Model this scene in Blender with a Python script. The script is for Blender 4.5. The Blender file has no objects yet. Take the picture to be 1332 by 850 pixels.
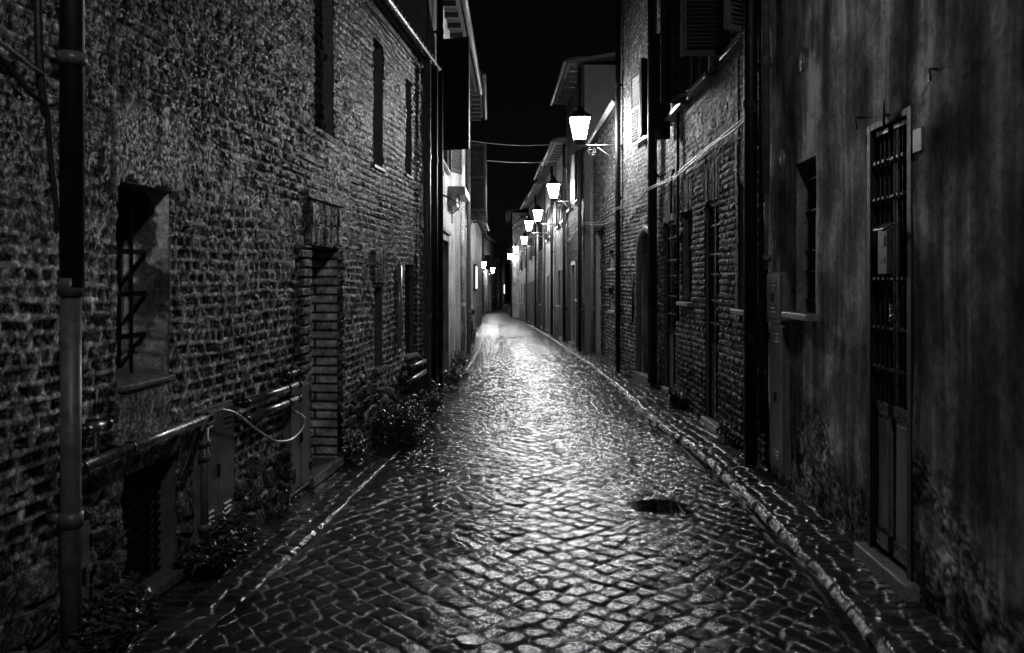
import bpy, math, random
import numpy as np
random.seed(7)
scene = bpy.context.scene
COL = scene.collection
F = 1000.0; CX = 666.0; HY = 365.0; CH = 1.65     # survey constants of the street: focal, axis, horizon, eye height

# ------------------------------------------------------------------ noise helpers
def h2(ix, iy, s):
    a = (ix.astype(np.int64)*374761393 + iy.astype(np.int64)*668265263 + s*974711) & 0xFFFFFFFF
    a = ((a ^ (a >> 13))*1274126177) & 0xFFFFFFFF
    a = a ^ (a >> 16)
    a = (a*2246822519) & 0xFFFFFFFF
    a = a ^ (a >> 15)
    return (a & 0xFFFFFF)/float(0xFFFFFF)
def vn(x, y, s=0):
    ix = np.floor(x); iy = np.floor(y); fx = x-ix; fy = y-iy
    fx = fx*fx*(3-2*fx); fy = fy*fy*(3-2*fy)
    a = h2(ix, iy, s); b = h2(ix+1, iy, s); c = h2(ix, iy+1, s); d = h2(ix+1, iy+1, s)
    return (a*(1-fx)+b*fx)*(1-fy)+(c*(1-fx)+d*fx)*fy
def fbm(x, y, s=0, o=4):
    r = 0; a = .5; t = 0
    for i in range(o):
        r = r+a*vn(x, y, s+i*17); t += a; x = x*2.03+5.1; y = y*2.03+1.7; a *= .5
    return r/t
def sst(a, b, x):
    t = np.clip((x-a)/(b-a), 0, 1); return t*t*(3-2*t)

def softp(x, k): return np.where(x/k > 30, x, k*np.log1p(np.exp(np.clip(x/k, -30, 30))))
def zg(d):
    d = np.asarray(d, float)
    return -.026*softp(d-13.5, 1.5)+.026*softp(d-54, 3.)
def zgf(d): return float(zg(np.array([d]))[0])

# ------------------------------------------------------------------ materials
def newmat(name):
    m = bpy.data.materials.new(name); m.use_nodes = True
    nt = m.node_tree; nt.nodes.clear()
    out = nt.nodes.new('ShaderNodeOutputMaterial'); b = nt.nodes.new('ShaderNodeBsdfPrincipled')
    nt.links.new(b.outputs[0], out.inputs[0])
    return m, nt, b
def nd(nt, t, **kw):
    n = nt.nodes.new(t)
    for k, v in kw.items(): setattr(n, k, v)
    return n
def mapped(nt, scale=(1, 1, 1), rnd=False):
    tc = nd(nt, 'ShaderNodeTexCoord'); mp = nd(nt, 'ShaderNodeMapping'); mp.inputs['Scale'].default_value = scale
    nt.links.new(tc.outputs['Object'], mp.inputs[0]); return mp.outputs[0]
def noise(nt, vec, scale, detail=5, rough=.6):
    n = nd(nt, 'ShaderNodeTexNoise'); n.inputs['Scale'].default_value = scale; n.inputs['Detail'].default_value = detail
    n.inputs['Roughness'].default_value = rough; nt.links.new(vec, n.inputs['Vector']); return n.outputs['Fac']
def ramp(nt, fac, stops):
    r = nd(nt, 'ShaderNodeValToRGB'); el = r.color_ramp.elements
    while len(el) < len(stops): el.new(.5)
    for e, (p, c) in zip(el, stops):
        e.position = p; e.color = (c, c, c, 1)
    nt.links.new(fac, r.inputs[0]); return r.outputs[0]
def mth(nt, op, a, b=None):
    n = nd(nt, 'ShaderNodeMath', operation=op)
    for i, v in enumerate((a, b)):
        if v is None: continue
        if isinstance(v, (int, float)): n.inputs[i].default_value = v
        else: nt.links.new(v, n.inputs[i])
    return n.outputs[0]
def bump(nt, b, fac, strength, dist, prev=None):
    n = nd(nt, 'ShaderNodeBump'); n.inputs['Strength'].default_value = strength; n.inputs['Distance'].default_value = dist
    nt.links.new(fac, n.inputs['Height'])
    if prev is not None: nt.links.new(prev, n.inputs['Normal'])
    nt.links.new(n.outputs[0], b.inputs['Normal']); return n.outputs[0]
def attr(nt, name):
    a = nd(nt, 'ShaderNodeAttribute'); a.attribute_name = name; return a.outputs['Fac']

def mat_relief(name, r0=.35, r1=.8, fine=60, bs=.5, bd=.01, gain=1., spec=.5, con=1.):
    """surfaces with modelled relief: tone attribute times grime noise"""
    m, nt, b = newmat(name); v = mapped(nt); v2 = mapped(nt, (1, 1, .9))
    n1 = noise(nt, v2, fine, 6, .75); n2 = noise(nt, v, 5.3, 6, .65); n3 = noise(nt, v2, fine*.32, 5, .7)
    g = mth(nt, 'MULTIPLY', mth(nt, 'MULTIPLY', ramp(nt, n1, [(.38, 1-.82*con), (.52, 1-.2*con), (.66, 1+1.5*con)]), ramp(nt, n2, [(.36, .45), (.64, 1.3)])), ramp(nt, n3, [(.38, 1-.65*con), (.52, 1-.1*con), (.62, 1+.9*con)]))
    t = mth(nt, 'MULTIPLY', mth(nt, 'MULTIPLY', attr(nt, 'tone'), g), gain)
    nt.links.new(t, b.inputs['Base Color'])
    nt.links.new(ramp(nt, n2, [(.3, r0), (.7, r1)]), b.inputs['Roughness'])
    nt.links.new(ramp(nt, n1, [(.50, .0), (.64, 1.)]), b.inputs['Specular IOR Level'])
    bump(nt, b, n1, bs, bd)
    return m
def mat_wet(name):
    m, nt, b = newmat(name); v = mapped(nt)
    n1 = noise(nt, v, 130, 5, .75); n2 = noise(nt, v, 9, 4, .6); n3 = noise(nt, v, 1.6, 3, .5)
    t = mth(nt, 'MULTIPLY', attr(nt, 'tone'), ramp(nt, n1, [(.3, .4), (.75, 1.5)]))
    nt.links.new(t, b.inputs['Base Color'])
    wet = mth(nt, 'MAXIMUM', attr(nt, 'wet'), 0.0); pol = mth(nt, 'MULTIPLY', mth(nt, 'MINIMUM', attr(nt, 'wet'), 0.0), .065)   # 1 = standing water, below 0 = less polished stone
    dry = mth(nt, 'SUBTRACT', 1.0, wet)
    grit = attr(nt, 'grit')
    r = mth(nt, 'ADD', mth(nt, 'MULTIPLY', ramp(nt, n2, [(.34, .09), (.70, .27)]), dry), mth(nt, 'MULTIPLY', wet, .015)); r = mth(nt, 'ADD', mth(nt, 'ADD', r, pol), mth(nt, 'MULTIPLY', grit, .10)); r = mth(nt, 'ADD', r, mth(nt, 'MULTIPLY', attr(nt, 'worn'), .30))
    r = mth(nt, 'MAXIMUM', r, .012); nt.links.new(r, b.inputs['Roughness'])
    b.inputs['Specular IOR Level'].default_value = .95
    bp = nd(nt, 'ShaderNodeBump'); bp.inputs['Distance'].default_value = .007
    nt.links.new(mth(nt, 'MULTIPLY', dry, mth(nt, 'ADD', .28, mth(nt, 'MULTIPLY', grit, .72))), bp.inputs['Strength']); nt.links.new(n1, bp.inputs['Height'])
    nt.links.new(bp.outputs[0], b.inputs['Normal'])
    return m
def mat_stucco(name, lo, hi, streak=1.0, r=.6, bs=.35, sp=.16):
    m, nt, b = newmat(name)
    v = mapped(nt, (1, 1, .10)); w = mapped(nt)
    s1 = noise(nt, v, 5.5, 6, .6); s2 = noise(nt, w, 2.2, 6, .65); f = noise(nt, w, 160, 4, .7); f2 = noise(nt, w, 22, 6, .7)
    s3 = noise(nt, v, 21, 5, .6); a = mth(nt, 'MULTIPLY', ramp(nt, s1, [(.42, lo), (.50, (lo+hi)*.42), (.60, hi)]), ramp(nt, s3, [(.36, .82), (.6, 1.1)]))
    g = mth(nt, 'MULTIPLY', ramp(nt, s2, [(.36, .55), (.64, 1.3)]), ramp(nt, f2, [(.36, .62), (.64, 1.3)]))
    t = mth(nt, 'MULTIPLY', mth(nt, 'MULTIPLY', a, g), attr(nt, 'tone'))
    nt.links.new(t, b.inputs['Base Color'])
    nt.links.new(ramp(nt, s1, [(.3, r-.18), (.7, r+.15)]), b.inputs['Roughness']); b.inputs['Specular IOR Level'].default_value = sp
    h = mth(nt, 'ADD', f, mth(nt, 'MULTIPLY', f2, .6))
    bump(nt, b, h, bs, .004)
    return m
def mat_plain(name, c, r=.4, metal=0., sc=18, var=.5, bs=.25, bd=.002, spec=.5):
    m, nt, b = newmat(name); v = mapped(nt)
    n = noise(nt, v, sc, 6, .68)
    nt.links.new(ramp(nt, n, [(.28, c*(1-var)), (.72, c*(1+var*.6))]), b.inputs['Base Color'])
    nt.links.new(ramp(nt, n, [(.3, max(.05, r-.12)), (.7, min(1, r+.15))]), b.inputs['Roughness'])
    b.inputs['Metallic'].default_value = metal; b.inputs['Specular IOR Level'].default_value = spec
    bump(nt, b, n, bs, bd)
    return m
def mat_emit(name, s):
    m, nt, b = newmat(name); v = mapped(nt); n = noise(nt, v, 6, 2, .5)
    nt.links.new(ramp(nt, n, [(.3, .86), (.7, 1.)]), b.inputs['Emission Color'])
    b.inputs['Base Color'].default_value = (.8, .8, .8, 1)
    b.inputs['Emission Strength'].default_value = s
    return m
M = {}
M['brick'] = mat_relief('brick_relief', .28, .6, 46, 1., .014, con=.8)
M['brickr'] = mat_relief('brick_relief_right', .45, .85, 60, .6, .01)
M['jamb'] = mat_relief('jamb_brick', .4, .8, 80, .4, .006, con=.35)
M['wet'] = mat_wet('wet_cobbles')
M['stucco_dark'] = mat_stucco('streaked_dark_stucco', .38, .68, bs=.9, r=.9, sp=.02)
M['stucco_pale'] = mat_stucco('pale_stucco', .42, .62, bs=.2)
M['stucco_mid'] = mat_stucco('mid_stucco', .25, .42)
M['plain_plaster'] = mat_plain('plaster_dark', .14, .7, 0, 9, .5)
M['black'] = mat_plain('black_paint', .004, .55, 0, 30, .5)
M['interior'] = mat_plain('dark_interior', .006, .8, 0, 10, .5)
M['iron'] = mat_plain('wet_iron', .035, .28, .6, 40, .6)
M['bracket'] = mat_plain('bracket_paint', .3, .3, .2, 40, .4)
M['box_paint'] = mat_plain('box_paint', .07, .4, .2, 30, .6)
M['gable'] = mat_plain('gable_plaster', .07, .8, 0, 2.5, .5, .3, .005)
M['shutter_grey'] = mat_plain('shutter_grey_paint', .045, .6, 0, 30, .6, .3)
M['gate'] = mat_plain('gate_paint', .05, .3, .4, 40, .6)
M['steel'] = mat_plain('galvanised_steel', .34, .3, .85, 26, .6, .3)
M['pipe_grey'] = mat_plain('grey_downpipe', .15, .42, .15, 14, .6, .3)
M['cabinet'] = mat_plain('cabinet_paint', .22, .42, .15, 10, .45, .25)
M['wood'] = mat_plain('dark_wood', .018, .5, 0, 24, .6, .4)
M['shutter'] = mat_plain('shutter_paint', .012, .45, 0, 30, .6, .3)
M['shutter_pale'] = mat_plain('shutter_pale_paint', .2, .5, 0, 30, .6, .3)
M['stone'] = mat_plain('sill_stone', .27, .32, 0, 30, .5, .5, .004)
M['stone_dark'] = mat_plain('dark_stone', .18, .32, 0, 22, .5, .5, .005)
M['cable'] = mat_plain('cable_sheath', .03, .35, 0, 40, .4)
M['rope'] = mat_plain('grey_cable', .16, .4, 0, 60, .5)
M['cable_pale'] = mat_plain('pale_conduit', .55, .25, .5, 60, .3)
M['leaf'] = mat_plain('weed_leaf', .075, .3, 0, 30, .7, .3)
M['stem'] = mat_plain('weed_stem', .05, .5, 0, 30, .6)
M['tile'] = mat_plain('roof_tile', .05, .5, 0, 12, .6, .6, .01)
M['rubber'] = mat_plain('rubber', .015, .5, 0, 30, .4)
M['plaque'] = mat_plain('marble_plaque', .09, .4, 0, 45, .9)
M['lamp'] = mat_emit('lit_lantern_glass', 430.)
M['lamp_far'] = mat_emit('lit_lantern_glass_far', 130.)
M['lamp_back'] = mat_emit('lit_lantern_glass_dim', 140.)
M['lamp_bend'] = mat_emit('lit_lantern_glass_bend', 75.)
M['lamp_mid'] = mat_emit('lit_lantern_glass_mid', 170.)
M['panel_lit'] = mat_emit('lit_window_glass', 5.)
M['glass'] = mat_plain('dark_window_glass', .01, .08, 0, 3, .4, .05)
M['earth'] = mat_plain('dark_earth', .03, .8, 0, 3, .6)

# ------------------------------------------------------------------ object helpers
def root(name, loc, label, cat, group=None):
    o = bpy.data.objects.new(name, None); COL.objects.link(o); o.location = loc; o.empty_display_size = .2
    o['label'] = label; o['category'] = cat
    if group: o['group'] = group
    return o
def origin(par):
    x = y = z = 0.
    while par is not None:
        x += par.location.x; y += par.location.y; z += par.location.z; par = par.parent
    return (x, y, z)
class MB:
    """collects solids given in world coordinates, builds them as ONE mesh object"""
    def __init__(s, fr=None): s.v = []; s.f = []; s.fr = fr
    def add(s, vs, fs):
        k = len(s.v)
        if s.fr: vs = [s.fr.pt(*p) for p in vs]
        s.v += [tuple(p) for p in vs]; s.f += [tuple(i+k for i in f) for f in fs]
        return s
    def box(s, a0, a1, b0, b1, c0, c1):
        vs = [(a, b, c) for a in (a0, a1) for b in (b0, b1) for c in (c0, c1)]
        return s.add(vs, [(0, 1, 3, 2), (4, 6, 7, 5), (0, 4, 5, 1), (2, 3, 7, 6), (0, 2, 6, 4), (1, 5, 7, 3)])
    def hexa(s, vs): # 8 corners, bottom ring then top ring
        return s.add(vs, [(0, 3, 2, 1), (4, 5, 6, 7), (0, 1, 5, 4), (1, 2, 6, 5), (2, 3, 7, 6), (3, 0, 4, 7)])
    def tube(s, pts, r, n=8, cap=True):
        if s.fr: pts = [s.fr.pt(*p) for p in pts]
        P = [np.array(p, float) for p in pts]; R = r if isinstance(r, (list, tuple)) else [r]*len(P)
        vs = []; fs = []; prev = None
        for i, p in enumerate(P):
            t = (P[min(i+1, len(P)-1)]-P[max(i-1, 0)]); t = t/(np.linalg.norm(t)+1e-9)
            if prev is None:
                a = np.array((0, 0, 1.)) if abs(t[2]) < .9 else np.array((1., 0, 0))
            else: a = prev
            a = a-t*np.dot(a, t); a = a/(np.linalg.norm(a)+1e-9); b = np.cross(t, a); prev = a
            for k in range(n):
                w = 2*math.pi*k/n; vs.append(p+R[i]*(math.cos(w)*a+math.sin(w)*b))
        for i in range(len(P)-1):
            for k in range(n):
                k2 = (k+1) % n; fs.append((i*n+k, i*n+k2, (i+1)*n+k2, (i+1)*n+k))
        if cap:
            fs.append(tuple(range(n))[::-1]); fs.append(tuple((len(P)-1)*n+k for k in range(n)))
        fr = s.fr; s.fr = None; s.add(vs, fs); s.fr = fr
        return s
    def build(s, name, mat, par=None, bev=0., smooth=False):
        me = bpy.data.meshes.new(name); ox = origin(par)
        me.from_pydata([(p[0]-ox[0], p[1]-ox[1], p[2]-ox[2]) for p in s.v], [], s.f)
        import bmesh
        bm = bmesh.new(); bm.from_mesh(me); bmesh.ops.recalc_face_normals(bm, faces=bm.faces); bm.to_mesh(me); bm.free()
        a = me.attributes.new('tone', 'FLOAT', 'POINT'); a.data.foreach_set('value', np.ones(len(me.vertices), dtype=np.float32))
        me.materials.append(mat)
        if smooth: me.shade_smooth()
        o = bpy.data.objects.new(name, me); COL.objects.link(o); o.parent = par
        if bev:
            b = o.modifiers.new('bevel', 'BEVEL'); b.width = bev; b.segments = 2; b.limit_method = 'ANGLE'
        return o
def tag(o, label, cat, group=None):
    o['label'] = label; o['category'] = cat
    if group: o['group'] = group
    return o

def build_each(m, name, mat, par, **k):
    # every loose solid collected in m becomes an object of its own
    n = len(m.v); p = list(range(n))
    def fd(i):
        while p[i] != i: p[i] = p[p[i]]; i = p[i]
        return i
    for f in m.f:
        for j in f[1:]: p[fd(j)] = fd(f[0])
    g = {}
    for f in m.f: g.setdefault(fd(f[0]), []).append(f)
    for fs in g.values():
        ids = sorted({i for f in fs for i in f}); mp = {i: q for q, i in enumerate(ids)}
        mm = MB(); mm.v = [m.v[i] for i in ids]; mm.f = [tuple(mp[i] for i in f) for f in fs]; mm.build(name, mat, par, **k)
class Wall:
    """facade frame: u metres along the wall from its near end, z world height, n metres out into the street"""
    def __init__(s, d0, x0, d1, x1):
        s.p0 = np.array((x0, d0)); s.p1 = np.array((x1, d1)); s.L = float(np.linalg.norm(s.p1-s.p0)); s.U = (s.p1-s.p0)/s.L
        side = -1 if (x0+x1) < -.3 or x0 < 0 else 1
        s.side = side
        s.N = np.array((-s.U[1], s.U[0])) if side > 0 else np.array((s.U[1], -s.U[0]))
    def pt(s, u, z, n=0):
        q = s.p0+s.U*u+s.N*n; return (q[0], q[1], z)
    def u(s, px):
        r = (px-CX)/F      # x = r*d
        # p0 + U u : x - r d = 0
        return float(-(s.p0[0]-r*s.p0[1])/(s.U[0]-r*s.U[1]))
    def d(s, u): return float((s.p0+s.U*u)[1])
    def z(s, px, py): return CH+(HY-py)/F*s.d(s.u(px))
    def g(s, u): return zgf(s.d(u))
    def reverse_frame(s): pass

def axis(a, b, step, brk=()):
    """samples from a to b with (callable) step, hitting every break value"""
    bs = sorted(set([a, b]+[x for x in brk if a < x < b])); out = [a]
    for i in range(len(bs)-1):
        x = bs[i]; e = bs[i+1]
        while x < e-1e-6:
            st = step(x); nrem = max(1, round((e-x)/st)) if (e-x)/st < 3 else None
            if nrem:
                for k in range(1, nrem+1): out.append(x+(e-x)*k/nrem)
                x = e
            else: x += st; out.append(x)
    return np.array(out)

def grid_obj(name, P, tone, mat, par=None, worn=None, wet=None, grit=None, mask=None, flip=False, smooth=True):
    """P: (nu,nv,3) world positions"""
    nu, nv, _ = P.shape; ox = np.array(origin(par))
    idx = np.arange(nu*nv).reshape(nu, nv)
    a = idx[:-1, :-1]; b = idx[1:, :-1]; c = idx[1:, 1:]; d = idx[:-1, 1:]
    q = np.stack([a, b, c, d] if not flip else [a, d, c, b], -1).reshape(-1, 4)
    if mask is not None: q = q[~mask.reshape(-1)]
    me = bpy.data.meshes.new(name)
    me.vertices.add(nu*nv); me.vertices.foreach_set('co', (P-ox).reshape(-1).astype(np.float32))
    n = len(q); me.loops.add(n*4); me.loops.foreach_set('vertex_index', q.reshape(-1).astype(np.int32))
    me.polygons.add(n); me.polygons.foreach_set('loop_start', (np.arange(n)*4).astype(np.int32))
    try: me.polygons.foreach_set('loop_total', np.full(n, 4, dtype=np.int32))
    except Exception: pass
    t = me.attributes.new('tone', 'FLOAT', 'POINT'); t.data.foreach_set('value', tone.reshape(-1).astype(np.float32))
    w = me.attributes.new('wet', 'FLOAT', 'POINT')
    w.data.foreach_set('value', (np.zeros(nu*nv) if wet is None else wet.reshape(-1)).astype(np.float32))
    if worn is not None:
        g = me.attributes.new('worn', 'FLOAT', 'POINT'); g.data.foreach_set('value', worn.reshape(-1).astype(np.float32))
    if grit is not None:
        g = me.attributes.new('grit', 'FLOAT', 'POINT'); g.data.foreach_set('value', grit.reshape(-1).astype(np.float32))
    me.update(calc_edges=True); me.materials.append(mat)
    if smooth: me.shade_smooth()
    o = bpy.data.objects.new(name, me); COL.objects.link(o); o.parent = par
    return o

# ------------------------------------------------------------------ patterns
def brick_pat(u, v, seed=0, course=.083, length=.25, joint=.012, depth=.014, rough=1., tb=(.10, .26), tm=.2, wob=1.):
    uu = u+(fbm(u*1.1, v*1.1, seed+3, 3)-.5)*.08*wob; vv = v+(fbm(u*.8, v*1.3, seed+9, 3)-.5)*.09*wob+(vn(u*9, v*9, seed+5)-.5)*.008*rough
    uu = uu+(vn(u*11, v*14, seed+6)-.5)*.014*rough
    row = np.floor(vv/course); fv = vv/course-row
    ro = h2(row, row*0+3, seed); hd = h2(row, row*0+8, seed) < .35
    L = np.where(hd, length*.52, length)*(.9+.25*ro)
    q = (uu+ro*length*3)/L; col = np.floor(q); fu = q-col
    r1 = h2(col, row, seed+1); r2 = h2(col, row, seed+2); r3 = h2(col, row, seed+4); r4 = h2(col, row, seed+7)
    j = joint*(.6+.9*vn(u*6, v*6, seed+8))
    eu = np.minimum(fu, 1-fu)*L; ev = np.minimum(fv, 1-fv)*course
    e = np.minimum(eu*.8, ev)
    e = e-np.clip(.022-np.hypot(np.maximum(.022-eu, 0), 0)-ev, 0, .0)
    prof = sst(j*.35, j*.35+.012*(.6+.6*rough), e+(vn(u*45, v*45, seed+11)-.5)*.008*rough)
    dmg = sst(.62, .8, fbm(u*4, v*4, seed+13, 3)+r4*.25)*rough
    hgt = prof*(depth*(.45+.9*r1)*(1-.6*dmg))+prof*((fu-.5)*(r2-.5)*2.2+(fv-.5)*(r3-.5))*.016*rough
    hgt = hgt+(fbm(u*28, v*28, seed+15, 3)-.5)*.012*rough+(fbm(u*3, v*3, seed+19, 2)-.5)*.02*rough
    tone = tm*(1-prof)+prof*(tb[0]+(tb[1]-tb[0])*r3**1.4)
    return hgt, tone, prof
def stone_pat(u, v, seed, size=.13, jit=.5, asp=1.0, sharp=.25):
    """irregular stones; returns edge distance 0..1 and per-stone randoms"""
    x = u/size; y = v/(size*asp); ix = np.floor(x); iy = np.floor(y)
    f1 = np.full(x.shape, 9.); f2 = np.full(x.shape, 9.); ra = np.zeros(x.shape); rb = np.zeros(x.shape); rc = np.zeros(x.shape); dx1 = np.zeros(x.shape); dy1 = np.zeros(x.shape)
    for i in (-1, 0, 1):
        for j in (-1, 0, 1):
            cx = ix+i; cy = iy+j
            px = cx+.5+(h2(cx, cy, seed)-.5)*jit; py = cy+.5+(h2(cx, cy, seed+1)-.5)*jit
            dx = x-px; dy = y-py
            ds = (np.abs(dx)**2.6+np.abs(dy)**2.6)**(1/2.6)
            near = ds < f1
            f2 = np.where(near, f1, np.minimum(f2, ds)); f1 = np.where(near, ds, f1)
            ra = np.where(near, h2(cx, cy, seed+2), ra); rb = np.where(near, h2(cx, cy, seed+3), rb); rc = np.where(near, h2(cx, cy, seed+4), rc)
            dx1 = np.where(near, dx, dx1); dy1 = np.where(near, dy, dy1)
    return f2-f1, ra, rb, rc, dx1, dy1

# ------------------------------------------------------------------ facade builder
def facade(house, W, z0, z1, pat, mat, holes=(), ustep=lambda u: .02, vstep=lambda v: .01, name='wall'):
    us = axis(0, W.L, ustep, [h[0] for h in holes]+[h[1] for h in holes])
    vs = axis(z0, z1, vstep, [h[2] for h in holes]+[h[3] for h in holes])
    U, V = np.meshgrid(us, vs, indexing='ij')
    hgt, tone = pat(U, V)
    # relief dies away at opening edges so the reveals meet it
    P = np.zeros(U.shape+(3,))
    P[..., 0] = W.p0[0]+W.U[0]*U+W.N[0]*hgt; P[..., 1] = W.p0[1]+W.U[1]*U+W.N[1]*hgt; P[..., 2] = V
    um = (us[:-1]+us[1:])/2; vm = (vs[:-1]+vs[1:])/2
    UM, VM = np.meshgrid(um, vm, indexing='ij'); mask = np.zeros(UM.shape, bool)
    for h in holes: mask |= (UM > h[0]) & (UM < h[1]) & (VM > h[2]) & (VM < h[3])
    return grid_obj(name, P, tone, mat, house, mask=mask, flip=(W.side < 0))

def mass(house, W, z0, z1, back=6., mat=None, side=True, n1=-.02):
    """the body of the house behind its facade: side walls, back and ceiling as one closed block set in behind the reveals"""
    m = MB(W); m.box(.0, W.L, z0, z1-.02, -back, -.55)
    m.box(.0, .06, z0, z1-.02, -.55, n1); m.box(W.L-.06, W.L, z0, z1-.02, -.55, n1)
    m.box(.06, W.L-.06, z1-.1, z1-.02, -.55, n1)
    return m.build('side_wall', mat or M['plain_plaster'], house)

def roof(house, W, z, over=.38, back=6., gutter=True, ends=.0, rafters=True):
    m = MB(W); a, b = -ends, W.L+ends; t = .09; rise = .30
    m.hexa([W_(a, z, over), W_(b, z, over), W_(b, z+rise*(back+over)*.6, -back), W_(a, z+rise*(back+over)*.6, -back),
            W_(a, z+t, over), W_(b, z+t, over), W_(b, z+t+rise*(back+over)*.6, -back), W_(a, z+t+rise*(back+over)*.6, -back)])
    o = m.build('roof', M['tile'], house)
    # rafter ends
    r = MB(W); k = .3
    while k < W.L-.1 and W.p0[1] < 34:
        r.box(k, k+.07, z-.10, z-.003, .0, over-.06); k += .55
    build_each(r, 'rafter', M['wood'], o)
    # scalloped row of tiles along the edge
    e = MB(W); k = a+.1
    while k < b-.05:
        e.tube([(k, z+t+.02, over+.03), (k, z+t+.02+rise*.6*.55, over-.5)], .065, 6); k += .19
    e.build('edge_tiles', M['tile'], o, smooth=True)
    if gutter:
        g = MB(W); g.tube([(a-.04, z+.02, over+.08), (b+.04, z+.02, over+.08)], .035 if over < .1 else .055, 10)
        g.build('gutter', M['iron' if over < .1 else 'pipe_grey'], house, smooth=True)
    return o
def W_(u, z, n): return (u, z, n)

def drainpipe(house, W, u, z0, z1, r=.045, n=None, mat='pipe_grey', shoe=True):
    n = r+.045 if n is None else n
    m = MB(W); m.tube([(u, z0, n), (u, z1, n)], r, 14); o = m.build('drainpipe', M[mat], house, smooth=True)
    c = MB(W); z = z0+1.1
    while z < z1:
        c.tube([(u, z, n), (u, z+.07, n)], r*1.16, 14); c.box(u-.012, u+.012, z+.02, z+.05, -.01, n-r); z += 2.1
    build_each(c, 'pipe_collar', M[mat], o)
    return o

def reveal(house, W, u0, u1, z0, z1, depth, mat, jamb_mat=None, pat=None, name='window'):
    """recessed opening: lining (jambs, head, sill bed) plus dark back; returns the part to hang frames on"""
    t = .03
    m = MB(W)
    m.box(u0-t, u0, z0-t, z1+t, -depth-.02, -.006); m.box(u1, u1+t, z0-t, z1+t, -depth-.02, -.006)
    m.box(u0, u1, z1, z1+t, -depth-.02, -.006); m.box(u0, u1, z0-t, z0, -depth-.02, -.006)
    o = m.build(name, mat, house)
    b = MB(W); b.box(u0-t, u1+t, z0-t, z1+t, -depth-.06, -depth-.021); b.build('pane' if name == 'window' else 'backing', M['interior'], o)
    return o
def grille(par, W, u0, u1, z0, z1, n, nv, zs, r=.009, mat='iron'):
    m = MB(W)
    for k in range(nv):
        u = u0+(u1-u0)*(k+.5)/nv if nv > 1 else (u0+u1)/2
        m.tube([(u, z0, n), (u, z1, n)], r, 6)
    for z in zs: m.box(u0, u1, z-.006, z+.006, n+r*.4, n+r+.012)
    return m.build('grille', M[mat], par)
def sill(par, W, u0, u1, z, out=.07, t=.05, mat='stone'):
    m = MB(W); m.box(u0, u1, z-t, z, -.1, out); return m.build('sill', M[mat], par, bev=.008)
def shutter(house, W, uh, w, z0, z1, ang, mat='shutter', n=.03, direc=1, name='shutter'):
    """louvred leaf hinged at uh; ang = 0 flat on the wall, 90 straight out into the street"""
    a = math.radians(ang); du = math.cos(a)*direc; dn = math.sin(a); tu = -math.sin(a)*direc; tn = math.cos(a)
    def P(s, z, t): return (uh+du*s+tu*t, z, n+dn*s+tn*t)
    def bx(m, s0, s1, a0, a1, t0, t1): m.hexa([P(s0, a0, t0), P(s1, a0, t0), P(s1, a0, t1), P(s0, a0, t1), P(s0, a1, t0), P(s1, a1, t0), P(s1, a1, t1), P(s0, a1, t1)])
    m = MB(W); f = .055
    bx(m, 0, f, z0, z1, 0, .035); bx(m, w-f, w, z0, z1, 0, .035)
    for zz in (z0, (z0+z1)/2-f/2, z1-f): bx(m, f, w-f, zz, zz+f, .002, .033)
    o = m.build(name, M[mat], house)
    l = MB(W); z = z0+f+.02
    while z < z1-f-.03:
        l.hexa([P(f, z, 0), P(w-f, z, 0), P(w-f, z+.022, .034), P(f, z+.022, .034), P(f, z+.006, 0), P(w-f, z+.006, 0), P(w-f, z+.03, .034), P(f, z+.03, .034)])
        z += .042
    l.build('louvre', M[mat], o)
    if mat == 'black':
        p = MB(W); bx(p, f, w-f, z0+f, z1-f, .012, .02); p.build('board', M[mat], o)
    h = MB(W)
    for zz in (z0+.18, z1-.22): bx(h, -.03, .09, zz, zz+.03, .035, .045)
    h.build('hinge', M['iron'], o)
    return o

# ================================================================== THE SETTING
def wave(d): return 0
dR = [0, 3.4, 4.4, 6, 7.4, 9.2, 12, 16, 20, 25, 32, 38, 47, 55, 60, 95]
xR = [1.58, 1.65, 1.73, 1.80, 1.79, 1.69, 1.66, 1.60, 1.47, 1.38, 1.2, 1.0, .72, .15, -.25, -.5]
dL = [0, 3.4, 4.85, 7.33, 10, 17, 22, 40, 44, 61, 82, 95]
xL = [-1.66, -1.48, -1.31, -1.12, -.93, -.84, -.88, -1.3, -1.85, -2.1, -1.3, -.9]
wR = ([0, 2, 3.4, 6.7, 12, 14.4, 19.6, 19.7, 24.3, 29, 34, 39, 47, 55, 56, 75, 100], [2.0, 2.0, 2.07, 2.25, 2.32, 2.05, 2.1, 1.84, 1.73, 1.61, 1.48, 1.3, 1.0, .5, .0, -.1, -.2])
wL = ([0, 3.97, 10.8, 19, 24, 24.1, 43.9, 44, 61, 82, 100], [-2.29, -1.876, -1.16, -1.15, -1.3, -1.6, -1.72, -2.3, -2.5, -1.6, -1.0])

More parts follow.
